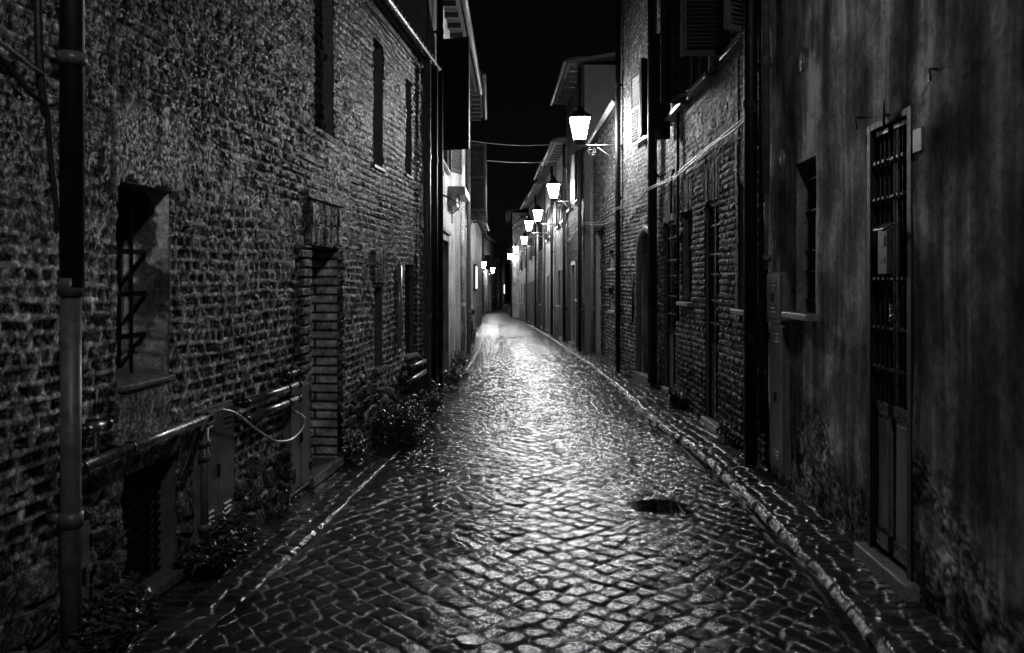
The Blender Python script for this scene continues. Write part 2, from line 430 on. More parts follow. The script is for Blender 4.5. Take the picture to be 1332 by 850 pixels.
def ground_axis(d0, d1):
    return axis(d0, d1, lambda d: min(.024 if d < 28 else .05, max(.0075, d*d/1650*.75)) if d < 66 else .3)
def build_road():
    ds = ground_axis(-3.0, 98)
    ts = np.linspace(0, 1, 430)
    D, T = np.meshgrid(ds, ts, indexing='ij')
    A = np.interp(D, dL, xL)-.015; B = np.interp(D, dR, xR)+.015
    A = A+(fbm(D*1.5, D*0, 71, 2)-.5)*.05
    X = A+(B-A)*T
    # squares laid on the diagonal, like the real setts
    c = math.sqrt(.5); w1 = X+(fbm(X*1.3, D*1.3, 5, 2)-.5)*.16; w2 = D+(fbm(X*1.3, D*1.3, 6, 2)-.5)*.16
    a = (w1+w2)*c; b = (w1-w2)*c
    e, r1, r2, r3, dx, dy = stone_pat(a, b, 21, .122, .5)
    en = e+(vn(X*60, D*60, 3)-.5)*.10
    prof = sst(.0, .24, en)**.6
    h = .010*prof+prof*(dx*(r1-.5)+dy*(r2-.5))*.016*(.3+1.4*r3)+(r3-.5)*.007*prof
    h = h+(fbm(X*34, D*34, 8, 3)-.5)*.0042*(.4+1.2*r1)+(fbm(X*1.1, D*.8, 9, 3)-.5)*.035
    camber = -.035*np.clip(np.abs(T-.52)*2, 0, 1)**2.2
    h = h*(1-.6*sst(28, 48, D))
    base = camber+h
    # shallow puddles: real hollows levelled by standing water
    wet = np.zeros(X.shape)
    def pud(cx, cy, rx, ry, seed, lvl):
        nonlocal base, wet
        q = np.hypot((X-cx)/rx, (D-cy)/ry)+(fbm(X*6, D*6, seed, 3)-.5)*.7
        m = sst(1.15, .75, q)
        base = base-m*.006
        sel = (base < lvl) & (q < 1.25)
        base = np.where(sel, lvl, base); wet = np.where(sel, 1., wet)
    pud(1.05, 5.6, .17, .16, 31, .001)
    pud(1.2, 5.5, .07, .09, 37, .001)
    # gutters run with water in long thin films
    g = sst(.955, .985, T+(fbm(D*3, X*3, 55, 2)-.5)*.03)*sst(0, 1, 14-D)
    base = base*(1-g)+(-.040)*g; wet = np.maximum(wet, g*.85)
    g2 = sst(.03, .012, T)*sst(10, 7, D)
    base = base*(1-g2)+(-.030)*g2; wet = wet
    pol = -sst(.10, .42, np.abs(T-.56+(fbm(X*1.2, D*.5, 91, 2)-.5)*.2))*(.25+.6*r3)-.75*np.clip(r1*1.6-.6, 0, 1); wet = np.where(wet > .02, wet, pol)
    rim = sst(.34, .10, en)*sst(-.05, .05, en+.02); gr = np.clip(rim*(.25+1.3*r3*vn(X*3, D*3, 92)), 0, 1)
    h_f = (fbm(X*70, D*70, 93, 2)-.5)*.005*gr; base = base+np.where(wet > .02, 0, h_f)
    tone = ((.008+.022*r2*r2)+.05*gr*fbm(X*60, D*60, 94, 2)**1.5*2)*(.7+.6*fbm(X*2, D*2, 44, 3))*np.where(wet > .02, .3, 1)
    P = np.stack([X, D, zg(D)+base], -1)
    o = grid_obj('road', P, tone, M['wet'], wet=wet, grit=gr, worn=sst(30, 56, D)*.85); o['kind'] = 'structure'  # worn is roughness added with distance to quieten far sparkle, not wear
build_road()
def build_pavement(side):
    ds = ground_axis(-3.0, 96)
    n = 90; T0 = np.linspace(0, 1, n); D, T = np.meshgrid(ds, T0, indexing='ij')
    if side > 0: A = np.interp(D, dR, xR); B = np.interp(D, wR[0], wR[1])+.12
    else: A = np.interp(D, dL, xL); B = np.interp(D, wL[0], wL[1])-.12
    A = A+(fbm(D*1.9, D*0, 77+side, 3)-.5)*.05+(fbm(D*9, D*0, 79+side, 3)-.5)*.03
    X = A+(B-A)*T
    S = np.abs(X-A)
    e, r1, r2, r3, dx, dy = stone_pat(S+(fbm(X*2, D*2, 3, 2)-.5)*.05, D+(fbm(X*2, D*2, 4, 2)-.5)*.08, 61+side, .13, .5, .62)
    # kerb course: long narrow stones
    ke, k1, k2, k3, kx, ky = stone_pat(D, S*0+.05, 81+side, .30, .4)
    kerb = (S < .05) & (side > 0)
    edge = np.where(kerb, np.minimum(np.minimum(sst(0, .09, ke), 1), sst(.0, .02, np.abs(S-.05))), sst(0, .3, e))
    r = np.where(kerb, k2, r2)
    rise = np.sin(np.clip(S/.035, 0, 1)*math.pi/2)
    lift = (-.028 if side < 0 else -.012)
    h = -.050*(1-rise)+lift*rise+edge*.008+kerb*((k1-.5)*.022+(k3-.5)*np.clip(kx, -.5, .5)*.03-.022*(1-sst(0, .07, ke)))+edge*(dx*(r1-.5)+dy*(r3-.5))*.007*(~kerb)
    h = h+(fbm(X*35, D*35, 12, 3)-.5)*.008+(fbm(X*9, D*9, 15, 2)-.5)*.014+(fbm(X*1.4, D*1.1, 13, 2)-.5)*.03
    gr = np.clip((1-edge)*.9+sst(.035, .0, np.abs(S-.02))*.5*(side > 0), 0, 1)*(.35+.65*vn(X*14, D*14, 98))
    tone = (.02+.05*r)*(.5+.5*edge)+.16*gr*fbm(X*60, D*60, 94, 2)**1.5*2
    P = np.stack([X, D, zg(D)+h], -1)
    o = grid_obj('pavement', P, tone, M['wet'], wet=-.6*r3, grit=gr, flip=(side > 0) is False and False or side < 0); o['kind'] = 'structure'
build_pavement(1); build_pavement(-1)
m = MB(); m.add([(-2000, -2000, -1.6), (2000, -2000, -1.6), (2000, 2000, -1.6), (-2000, 2000, -1.6)], [(0, 1, 2, 3)])
o = m.build('ground', M['earth']); o['kind'] = 'structure'

# ================================================================== LEFT BRICK HOUSE
xs = lambda d: -1.876+.105*(d-3.97)
WL = Wall(.6, xs(.6), 10.72, xs(10.72))
HL = root('brick_house', WL.pt(5, 0), 'long low house of rough dark eroded brick filling the left side', 'house')
u = WL.u
win1 = (u(152), u(221), 1.13, 2.13); cellar = (u(157), u(229), .04, .70)
door1 = (u(402.5), u(440), .03, 1.93); upA = (u(408), u(433.5), 2.92, 4.3); upB = (u(485), u(498), 2.86, 4.2)
upC = (u(527), u(535), 2.95, 4.15); niche = (u(487), u(497.5), .72, 1.58); winF = (u(527), u(538), .72, 1.85)
win0 = (u(-150), u(-60), 1.2, 2.2)
holes = [win1, cellar, door1, upA, upB, upC, niche, winF]
def patL(U, V):
    h, t, p = brick_pat(U, V, 3, course=.068, length=.155, joint=.017, depth=.013, rough=.8, tb=(.012, .13), tm=.62)
    inv = sst(2.9, 1.9, V+(fbm(U*1.1, V*1.1, 75, 3)-.5)*1.6); h = h-p*inv*.016; t = np.where(p > .5, t, t)*(1-.35*(1-inv)*(1-p)*1.6)
    t = t*(.3+2.1*fbm(U*26, V*17, 71, 3)**2)*(.55+.9*fbm(U*3.1, V*2.3, 72, 3))
    sp = sst(.60, .70, fbm(U*13, V*9, 73, 4)); t = t+sp*.14; h = h+sp*.004
    h = h-sst(.60, .72, fbm(U*11, V*15, 74, 3))*.006
    # rough rubble stone at the foot
    e, r1, r2, r3, dx, dy = stone_pat(U+(fbm(U*3, V*3, 2, 2)-.5)*.1, V+(fbm(U*3, V*3, 22, 2)-.5)*.1, 91, .19, .8, .62)
    pe = sst(.03, .28, e+(vn(U*40, V*40, 6)-.5)*.1)
    hs = pe*.030*(.5+r1)+pe*(dx*(r1-.5)+dy*(r2-.5))*.05+(fbm(U*22, V*22, 19, 3)-.5)*.02; ts = .16*(1-pe)+pe*(.07+.18*r3)
    k = sst(.62, .48, V+(fbm(U*1.7, V*1.7, 4, 3)-.5)*.7)
    h = h*(1-k)+hs*k; t = t*(1-k)+ts*k
    # upper part: paler face bricks smeared with old render
    up = sst(1.3, 3.0, V+(fbm(U*.9, V*.9, 14, 3)-.5)*2)
    t = t*(1-up*.75)+up*.85*(.012+p*(.02+2.6*t+.22*fbm(U*9, V*7, 66, 3)**1.6))
    def patch(u0, u1, z0, z1, tone, soft=.08, hh=.018, k0=1.):
        nonlocal h, t
        dd = np.minimum(np.minimum(U-u0, u1-U), np.minimum(V-z0, z1-V))+(fbm(U*8, V*8, 23, 4)-.5)*.22
        m = sst(-soft*.4, soft*.4, dd)*k0
        h = h*(1-m)+(hh+(fbm(U*14, V*9, 25, 4)-.5)*.014)*m
        st = fbm(U*16, V*2.2, 27, 4)
        t = t*(1-m)+m*tone*1.5*(.35+1.4*st)
    patch(win1[0]-.10, win1[1]+.13, win1[3]+.0, win1[3]+.42, .20)
    patch(win1[0]-.02, win1[1]+.01, .74, win1[2]+.01, .24, .03)
    patch(cellar[1]-.02, cellar[1]+.3, .6, .9, .18)
    patch(cellar[0]-.2, cellar[1]+.15, .66, .84, .18)
    patch(u(85), u(150), 2.0, 3.4, .06, .1, .02, .5)
    # strip of mortar beside a built-up seam, upper left
    sm = np.exp(-((U-u(147)-(fbm(V*4, V*0, 8, 2)-.5)*.03)/.018)**2)*sst(1.9, 2.1, V)
    t = t+sm*.14; h = h+sm*.008
    # soldier course of upright bricks over the door, with flat course above
    def soldier(u0, u1, z0, z1, tone=.24, w=.045):
        nonlocal h, t
        inside = (U > u0) & (U < u1) & (V > z0) & (V < z1)
        q = (U-u0)/w; c = np.floor(q); fq = q-c; row = np.floor((V-z0)/((z1-z0)/2)+.12*np.sin(c*2.4)); r = h2(c, row, 17)
        fv = ((V-z0)/((z1-z0)/2)+.12*np.sin(c*2.4)) % 1
        pr = sst(.05, .2, np.minimum(fq, 1-fq))*sst(.01, .05, np.minimum(fv, 1-fv))
        hh = .012+pr*.016*(.5+r)+(fbm(U*30, V*30, 29, 2)-.5)*.006
        h = np.where(inside, hh, h); t = np.where(inside, (.05+pr*tone*2.*(.5+.7*r))*(.7+.6*fbm(U*20, V*6, 33, 2)), t)
    soldier(door1[0]-.03, door1[1]+.04, 1.93, 2.30)
    ins = (U > door1[0]-.12) & (U < door1[1]+.1) & (V > 2.31) & (V < 2.385)
    h = np.where(ins, .034+(fbm(U*20, V*20, 30, 2)-.5)*.01, h); t = np.where(ins, .2+.14*fbm(U*25, V*25, 31, 2), t)
    soldier(niche[0]-.08, niche[1]+.1, 1.62, 1.98, .18)
    # regular cleaner quoin bricks on both door edges
    for (a, b) in ((door1[0]-.20, door1[0]), (door1[1], door1[1]+.13)):
        ins = (U > a+(np.floor(V/.076) % 2)*.06-.06*(a < door1[0]-.1)) & (U < b) & (V > .05) & (V < 1.93)
        f = (V/.076) % 1; pr = sst(.04, .17, np.minimum(f, 1-f)); r = h2(np.floor(V/.076), np.floor(V/.076)*0+int(a*10), 5)
        h = np.where(ins, .006+pr*.022+(fbm(U*25, V*25, 35, 3)-.5)*.008, h); t = np.where(ins, .035+pr*(.13+.16*r)*(.6+.8*fbm(U*14, V*14, 36, 3)), t)
    return h, t
facade(HL, WL, -.15, 4.52, patL, M['brick'], holes, ustep=lambda q: max(.0075, min(.03, ((.6+q)**2)/1900*1.1)) if q > 1.5 else .03, vstep=lambda v: .0055 if v < 2.6 else .008)
mass(HL, WL, -.3, 4.6, 5.5)
roof(HL, WL, 4.58, over=.06, back=5.5)
# -- small barred window with deep plastered reveal
def hf_jamb(par, W, uj, z0, z1, depth, pat, mat, facing, name):
    """relief sheet across the thickness of a wall: facing=-1 looks back at the near end of the street"""
    a = axis(.0, depth, lambda x: .008); b = axis(z0, z1, lambda x: .009)
    A, B = np.meshgrid(a, b, indexing='ij'); h, t = pat(A, B)
    P = np.zeros(A.shape+(3,)); Uu = uj+facing*h
    P[..., 0] = W.p0[0]+W.U[0]*Uu-W.N[0]*A; P[..., 1] = W.p0[1]+W.U[1]*Uu-W.N[1]*A; P[..., 2] = B
    fl = (W.side > 0) ^ (facing > 0)
    return grid_obj(name, P, t, mat, par, flip=not fl)
def pat_plasterjamb(A, V):
    st = fbm(A*7, V*4, 41, 4); k = sst(.50, .58, fbm(A*6+3, V*5, 43, 4)); lo = sst(1.48, 1.36, V+(vn(A*9, V*0, 5)-.5)*.06)
    h = (fbm(A*12, V*12, 44, 4)-.5)*.014-k*.008
    t = (.7+.6*st)*(1-k*.85)
    bh, bt, _ = brick_pat(A+7, V, 8, length=.3, rough=.8, tb=(.3, .7), tm=.3)
    return h*(1-lo)+(bh+.004)*lo, t*(1-lo)+bt*lo
w1 = reveal(HL, WL, *win1, .26, M['plain_plaster'])
hf_jamb(w1, WL, win1[1]-.012, win1[2], win1[3], .26, pat_plasterjamb, M['jamb'], -1, 'jamb')
s = MB(WL); s.hexa([(win1[0]-.005, win1[2]-.02, .035), (win1[1]+.005, win1[2]-.02, .035), (win1[1]-.014, win1[2]-.02, -.2), (win1[0], win1[2]-.02, -.2),
                    (win1[0]-.005, win1[2]+.01, .035), (win1[1]+.005, win1[2]+.01, .035), (win1[1]-.014, win1[2]+.06, -.2), (win1[0], win1[2]+.06, -.2)])
s.build('sill', M['stone_dark'], w1, bev=.008)
g = MB(WL)
for z in (1.36, 1.58, 1.80):
    g.box(win1[0], win1[1]-.02, z-.013, z+.013, -.135, -.122)
for q in (.24, .62): g.tube([(win1[0]+(win1[1]-win1[0])*q, win1[2]+.02, -.11), (win1[0]+(win1[1]-win1[0])*q, win1[3], -.11)], .010, 6)
g.build('grille', M['iron'], w1)
# -- cellar opening filled with a brick lattice
c1 = reveal(HL, WL, *cellar, .13, M['plain_plaster'], name='cellar_opening')
lat = MB(WL); z = cellar[2]+.03; k = 0
while z < cellar[3]-.02:
    lat.box(cellar[0]+.005, cellar[1]-.005, z, z+.012, -.10, -.085); x = cellar[0]+.03+(k % 2)*.06
    while x < cellar[1]-.02: lat.box(x, x+.012, z+.0125, z+.0485, -.099, -.086); x += .12
    z += .049; k += 1
lat.build('brick_lattice', M['iron'], c1)
s = MB(WL); s.box(cellar[0]-.02, cellar[1]+.05, .0, .055, -.1, .035); s.build('sill', M['stone_dark'], c1, bev=.008)
# -- doorway with brick jambs
def pat_doorjamb(A, V):
    course = .080; row = np.floor(V/course); f = V/course-row
    off = (row % 2)*.10; q = (A+off+.02)/.33; col = np.floor(q); fq = q-col
    r = h2(col, row, 77); e = np.minimum(np.minimum(f, 1-f)*course, np.minimum(fq, 1-fq)*.33)
    edge = sst(.0, .02, A+.02*h2(row, row*0, 3))
    pr = sst(.006, .015, e+(vn(A*50, V*50, 2)-.5)*.005)
    h = pr*(.018+.012*r)+(fbm(A*25, V*25, 78, 3)-.5)*.006
    return h, (.03+pr*(.48+.4*r)*(.5+1.*fbm(A*14, V*14, 79, 3)))
d1 = reveal(HL, WL, *door1, .42, M['plain_plaster'], name='doorway')
hf_jamb(d1, WL, door1[1]-.012, 0.05, door1[3], .42, pat_doorjamb, M['jamb'], -1, 'jamb')
s = MB(WL); s.box(door1[0]-.03, door1[1]+.02, -.02, .06, -.3, .05); s.build('doorstep', M['stone_dark'], d1, bev=.01)
s = MB(WL); s.box(door1[0]+.02, door1[1]-.03, .06, 1.9, -.415, -.37); 
s.build('leaf', M['wood'], d1)
# -- blocked upper windows and niches
def bricked(hole, dep, seed, nm='blocked_window', tonef=1.):
    o = reveal(HL, WL, *hole, dep+.08, M['plain_plaster'], name=nm)
    a = axis(hole[0], hole[1], lambda x: .012); b = axis(hole[2], hole[3], lambda x: .011)
    A, B = np.meshgrid(a, b, indexing='ij'); h, t, _ = brick_pat(A, B, seed, joint=.022, depth=.025, rough=1.3, tb=(.02, .08), tm=.13)
    h = h-dep; P = np.zeros(A.shape+(3,)); P[..., 0] = WL.p0[0]+WL.U[0]*A+WL.N[0]*h; P[..., 1] = WL.p0[1]+WL.U[1]*A+WL.N[1]*h; P[..., 2] = B
    grid_obj('brick_infill', P, t*tonef, M['jamb'], o, flip=True)
    return o
bricked(upA, .10, 51); 
for hle in (upB, upC):
    o = reveal(HL, WL, *hle, .14, M['plain_plaster']); sill(o, WL, hle[0]-.03, hle[1]+.03, hle[2]+.004, .03, .04, 'stone_dark')
bricked(niche, .12, 53, 'niche', .5)
sill(bpy.data.objects['niche'], WL, niche[0]-.05, niche[1]+.06, niche[2]+.004, .05, .05, 'stone_dark')
o = reveal(HL, WL, *winF, .12, M['plain_plaster']); sill(o, WL, winF[0]-.05, winF[1]+.05, winF[2]+.004, .05, .04)
grille(o, WL, winF[0]+.02, winF[1]-.02, winF[2]+.01, winF[3]-.01, -.05, 3, (1.0, 1.35, 1.7))
drainpipe(HL, WL, u(546), .05, 4.6, .05, .10)
drainpipe(HL, WL, u(553.5), .05, 4.6, .05, .12, 'black')
# near downpipe: black upper length, bare metal lower length
UP = u(62)
m = MB(WL); m.tube([(UP, 1.62, .11), (UP, 4.6, .11)], .047, 18); dp = m.build('drainpipe', M['black'], HL, smooth=True)
m = MB(WL); m.tube([(UP, -.05, .105), (UP, 1.60, .105)], .040, 18); m.build('lower_pipe', M['pipe_grey'], dp, smooth=True)
m = MB(WL); m.tube([(UP, 1.585, .105), (UP, 1.66, .105)], .050, 18); m.tube([(UP, .62, .105), (UP, .68, .105)], .048, 18); m.box(UP-.012, UP+.012, .63, .67, 0, .06)
m.tube([(UP, 2.55, .11), (UP, 2.60, .11)], .058, 18)
build_each(m, 'pipe_collar', M['pipe_grey'], dp, smooth=True)

# -- wall services: their own things
def cabinet(name, label, W, u0, u1, z0, z1, n=.03, leafs=2, vents=True, mat='cabinet', group=None):
    r = root(name, W.pt((u0+u1)/2, z0, 0), label, 'cabinet', group)
    m = MB(W); m.box(u0, u1, z0, z1, -.04, n); m.box(u0-.012, u1+.012, z0-.02, z0, -.03, n+.012); m.build('case', M[mat], r, bev=.004)
    w = (u1-u0)/leafs
    for k in range(leafs):
        a = u0+k*w+.008; b = u0+(k+1)*w-.008
        m = MB(W); m.box(a, b, z0+.02, z1-.02, n+.001, n+.014); d = m.build('cabinet_door', M[mat], r, bev=.003)
        if vents:
            v = MB(W)
            for zz in (z0+.06, z1-.15):
                for j in range(3): v.hexa([(a+w*.25, zz+j*.03, n+.0145), (b-w*.25, zz+j*.03, n+.0145), (b-w*.25, zz+j*.03+.016, n+.0145), (a+w*.25, zz+j*.03+.016, n+.0145),
                                           (a+w*.25, zz+j*.03+.002, n+.027), (b-w*.25, zz+j*.03+.002, n+.027), (b-w*.25, zz+j*.03+.007, n+.027), (a+w*.25, zz+j*.03+.007, n+.027)])
            build_each(v, 'vent', M[mat], d)
    m = MB(W); zc = (z0+z1)/2; m.box((u0+u1)/2-.012, (u0+u1)/2+.004, zc-.05, zc+.02, n+.0145, n+.03); m.build('handle', M['black'], r)
    for zz in (z0+.1, z1-.14):
        m = MB(W); m.tube([(u1-.004, zz, n+.018), (u1-.004, zz+.06, n+.018)], .007, 6); m.build('hinge', M['iron'], r)
    return r
cabinet('utility_cabinet', 'wide two-door metal cabinet with louvres, low in the brick wall below the looping cable', WL, u(250), u(297), .16, .90)
cabinet('utility_cabinet', 'narrow tall grey metal cabinet with a latch, beside the brick doorway', WL, u(371), u(396.5), .05, .86, vents=False)
cabinet('meter_box', 'slim grey meter door low on the left wall just past the near drainpipe', WL, u(86), u(106), .12, .60, leafs=1, vents=False)
def pipe_run(label, pts, r, mat='steel', brackets=(), name='service_pipe', group='steel service pipes on the left wall'):
    m = MB(WL); m.tube(pts, r, 14); ro = root(name, WL.pt(*pts[0]), label, 'pipe', group)
    p = m.build('pipe', M[mat], ro, smooth=True)
    k = MB(WL)
    for (uu, zz) in brackets: k.tube([(uu-.012, zz, pts[0][2]), (uu+.012, zz, pts[0][2])], r*1.2, 14); k.box(uu-.012, uu+.012, zz-.01, zz+.01, -.03, pts[0][2]-r)
    for e in (0, -1): q = pts[e]; k.tube([(q[0]-.02, q[1], q[2]), (q[0]+.02, q[1], q[2])], r*1.12, 14); k.tube([(q[0], q[1], q[2]), (q[0], q[1], -.02)], r*.9, 10)
    build_each(k, 'bracket', M['iron'], ro, smooth=True)
    return ro
N1 = .09
pipe_run('long thick steel pipe from the near drainpipe to the looping cable', [(u(80), .845, N1), (u(250), .865, N1)], .027, brackets=[(u(146), .853)])
pipe_run('short dark pipe stub above the long thick steel pipe, close to the near drainpipe', [(u(84), 1.0, .09), (u(113), 1.0, .09)], .026)
pipe_run('upper of the two parallel steel pipes left of the narrow cabinet', [(u(300), .875, .10), (u(371), .875, .10)], .027, brackets=[(u(357), .875)])
pipe_run('lower of the two parallel steel pipes left of the narrow cabinet', [(u(300), .77, .10), (u(371), .77, .10)], .027, brackets=[(u(357), .77)])
pipe_run('short pipe stub above the two parallel pipes left of the narrow cabinet', [(u(359), .965, .08), (u(372), .965, .08)], .022)
pipe_run('upper short pipe low on the brick near the far end of the left house', [(u(522), .60, .10), (u(543), .60, .10)], .03)
pipe_run('lower short pipe low on the brick near the far end of the left house', [(u(517), .44, .10), (u(543), .46, .10)], .03)
m = MB(WL); uu = u(251)
m.tube([(uu, .15, .07), (uu, .80, .07)], .022, 12); 
for z in (.22, .62, .70): m.tube([(uu, z, .07), (uu, z+.035, .07)], .034, 12)
tag(m.build('riser_pipe', M['pipe_grey'], smooth=True), 'thin upright grey riser pipe with couplings at the edge of the wide cabinet', 'pipe')
def spline(pts, n=8):
    P = [np.array(p, float) for p in pts]; P = [2*P[0]-P[1]]+P+[2*P[-1]-P[-2]]; out = []
    for i in range(1, len(P)-2):
        for k in range(n):
            t = k/n; a, b, c, d = P[i-1:i+3]
            out.append(.5*((2*b)+(-a+c)*t+(2*a-5*b+4*c-d)*t*t+(-a+3*b-3*c+d)*t**3))
    out.append(P[-2]); return out
def cable(label, W, pts, r, mat='cable', name='cable', group=None, n=8):
    m = MB(W); m.tube(spline(pts, n), r, 8); return tag(m.build(name, M[mat], smooth=True), label, 'cable', group)
def Q(px, py, n=.1): return (u(px), WL.z(px, py), n)
cable('pale cable looping loose from the steel pipe across to the narrow cabinet', WL, [Q(240, 560, .10), Q(243, 541, .13), Q(255, 533, .16), Q(275, 540, .17), Q(300, 557, .16), Q(330, 573, .15), Q(355, 571, .14), Q(372, 556, .13), Q(377, 543, .11), Q(374, 535, .05)], .0085, 'cable_pale')
cable('dark cable dropping from the end of the long pipe to the cellar opening', WL, [Q(236, 560, .09), Q(231, 590, .07), Q(222, 625, .05)], .012)
# the two cables at the picture's top left
cable('black cable drooping down to the near drainpipe at the upper left', WL, [Q(-60, 30, .05), Q(0, 92, .05), Q(22, 122, .06), Q(42, 140, .06), Q(50, 190, .05), Q(57, 250, .05), Q(62, 300, .05)], .011)
cable('black cable running straight down the wall left of the near drainpipe', WL, [Q(32, -60, .05), Q(34, 0, .05), Q(37, 90, .05), Q(44, 150, .05)], .016)
cable('pale ribbed conduit sloping across the upper left corner', WL, [Q(-60, 30, .07), Q(0, 72, .07), Q(20, 88, .07), Q(36, 96, .06)], .010, 'cable_pale')
# cable band under the left gutter
m = MB(WL); m.tube(spline([(u(470), 4.40, .05), (u(510), 4.42, .05), (u(548), 4.40, .05)]), .015, 6)
tag(m.build('cable', M['cable']), 'black cable clipped under the gutter of the left brick house', 'cable')
m = MB(WL); m.tube([(u(516.5), .85, .03), (u(516.5), 1.82, .03)], .03, 8)
tag(m.build('conduit', M['cable_pale'], smooth=True), 'short pale upright conduit between two dark openings of the left brick wall', 'pipe')

# ================================================================== LEFT PALE HOUSE
WP = Wall(10.75, -1.17, 19.0, -1.15)
HP = root('stucco_house', WP.pt(4, 0), 'tall pale stucco house directly beyond the long low brick house on the left', 'house')
up = WP.u
def pat_st(seed, tn=1., foot=.5):
    def f(U, V):
        h = (fbm(U*2, V*2, seed, 3)-.5)*.02+(fbm(U*12, V*12, seed+5, 3)-.5)*.004
        return h, tn*(.75+.5*fbm(U*1.5, V*.6, seed+7, 3))*(1-foot*sst(.9, .2, V-zg(U*0+15)*0+(fbm(U*3, V*3, seed+8, 3)-.5)))
    return f
dP = (up(566.5), up(580), .08, 2.32); wP = (up(566), up(582), 3.6, 5.3)
def patP(U, V):
    h, t = pat_st(201, 1., .4)(U, V)
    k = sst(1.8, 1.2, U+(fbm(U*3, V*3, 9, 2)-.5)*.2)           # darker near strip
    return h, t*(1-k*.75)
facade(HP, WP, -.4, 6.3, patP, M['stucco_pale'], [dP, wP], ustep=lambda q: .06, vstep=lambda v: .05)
mass(HP, WP, -.5, 6.3, 6.)
roof(HP, WP, 6.28, over=.30)
o = reveal(HP, WP, *dP, .2, M['stucco_mid'], name='door')
m = MB(WP); m.box(dP[0]-.09, dP[0], dP[2], dP[3]+.12, -.02, .05); m.box(dP[1], dP[1]+.09, dP[2], dP[3]+.12, -.02, .05); m.box(dP[0], dP[1], dP[3], dP[3]+.12, -.02, .05); m.box(dP[0]-.12, dP[1]+.12, dP[3]+.121, dP[3]+.18, -.02, .09)
m.build('frame', M['stucco_mid'], o, bev=.005)
m = MB(WP); m.box(dP[0], dP[1], dP[2], dP[3], -.19, -.14); [m.box(dP[0]+.1+k*.4, dP[0]+.4+k*.4, z, z+.6, -.14, -.12) for k in range(4) for z in (.3, 1.3) if dP[0]+.4+k*.4 < dP[1]]
m.build('leaf', M['wood'], o)
o = reveal(HP, WP, *wP, .2, M['stucco_mid']); sill(o, WP, wP[0]-.08, wP[1]+.08, wP[2]+.004)
shutter(HP, WP, wP[0]-.02, .52, wP[2]+.02, wP[3], 72, 'black', direc=-1)
shutter(HP, WP, wP[1]+.02, .5, wP[2]+.02, wP[3], 20, 'black')
drainpipe(HP, WP, up(596), .0, 6.2, .05, None, 'stucco_pale'); drainpipe(HP, WP, up(563.5), .0, 6.2, .05, .1, 'black')
# iron bracket over the door
m = MB(WP); q = spline([(up(562), 2.95, .05), (up(565), 2.85, .30), (up(568), 2.8, .36), (up(572), 2.72, .2)])
m.tube(q, .012, 6); m.tube([(up(570), 2.75, .22), (up(570), 2.55, .22)], .01, 6); m.build('iron_bracket', M['iron'], HP)
sh = (up(584), up(590), 4.2, 5.2)
m = MB(WP); m.box(sh[0]-.3, sh[1], 3.2, 3.35, 0, .32); m.box(sh[0]-.3, sh[1]-.3, 3.0, 3.2, 0, .16); m.build('cornice', M['stone_dark'], HP, bev=.01)

# ================================================================== RIGHT DARK STUCCO HOUSE
WD = Wall(.4, 1.885+.0545*.4, 6.74, 1.885+.0545*6.74)
HD = root('stucco_house', WD.pt(3, 0), 'nearest right house, dark streaked stucco with a barred double door', 'house')
ud = WD.u
gate = (ud(1188), ud(1130), .07, 2.57); gate = (min(gate[:2]), max(gate[:2]), gate[2], gate[3])
wD = (ud(1061.5), ud(1035), 1.40, 2.55)
def patD(U, V):
    h = (fbm(U*1.3, V*1.3, 301, 3)-.5)*.03+(fbm(U*30, V*30, 302, 3)-.5)*.002
    # lower zone: plaster spalled down to rough coat
    k = sst(.14, -.14, V-.46-(fbm(U*2.6, V*1.6, 303, 5)-.5)*1.3)
    lumps = fbm(U*34, V*52, 305, 4)*.6+.4*fbm(U*9, V*13, 306, 3); h = h-k*.006+k*(lumps-.5)*.022
    t = 1.*(.8+.4*fbm(U*5, V*.5, 307, 3))
    t = t*(1-k*.8)+k*1.5*sst(.40, .70, lumps)
    edge = sst(.05, .0, np.abs(V-.42-(fbm(U*2.2, V*2.2, 303, 4)-.5)*1.0)); t = t*(1+edge*.5)
    # crack
    c = np.exp(-((V-1.0-.12*(U-3.8)-(fbm(U*6, U*0, 311, 3)-.5)*.15)/.004)**2)*((U > 3.9) & (U < 4.9)); t = t+c*.5
    sk = fbm(U*4.5+(fbm(U*2, V*2, 330, 3)-.5)*.5, V*.4, 321, 5); sk2 = fbm(U*19, V*.5, 322, 4); t = t*(.6+.85*sst(.38, .64, sk))*(.8+.4*sst(.35, .65, sk2))*(.45+1.1*sst(.3, .7, fbm(U*3.5, V*2.6, 323, 5)))
    t = t*(.16+.84*sst(1.9, 4.4, U+(fbm(U*4, V*.4, 317, 3)-.5)*.8))  # near end darkened in the colour to offset the strong lamp light there
    return h, t
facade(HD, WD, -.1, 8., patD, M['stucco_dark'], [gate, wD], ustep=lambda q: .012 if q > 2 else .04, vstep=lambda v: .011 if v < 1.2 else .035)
mass(HD, WD, -.3, 8.0); roof(HD, WD, 8.0)
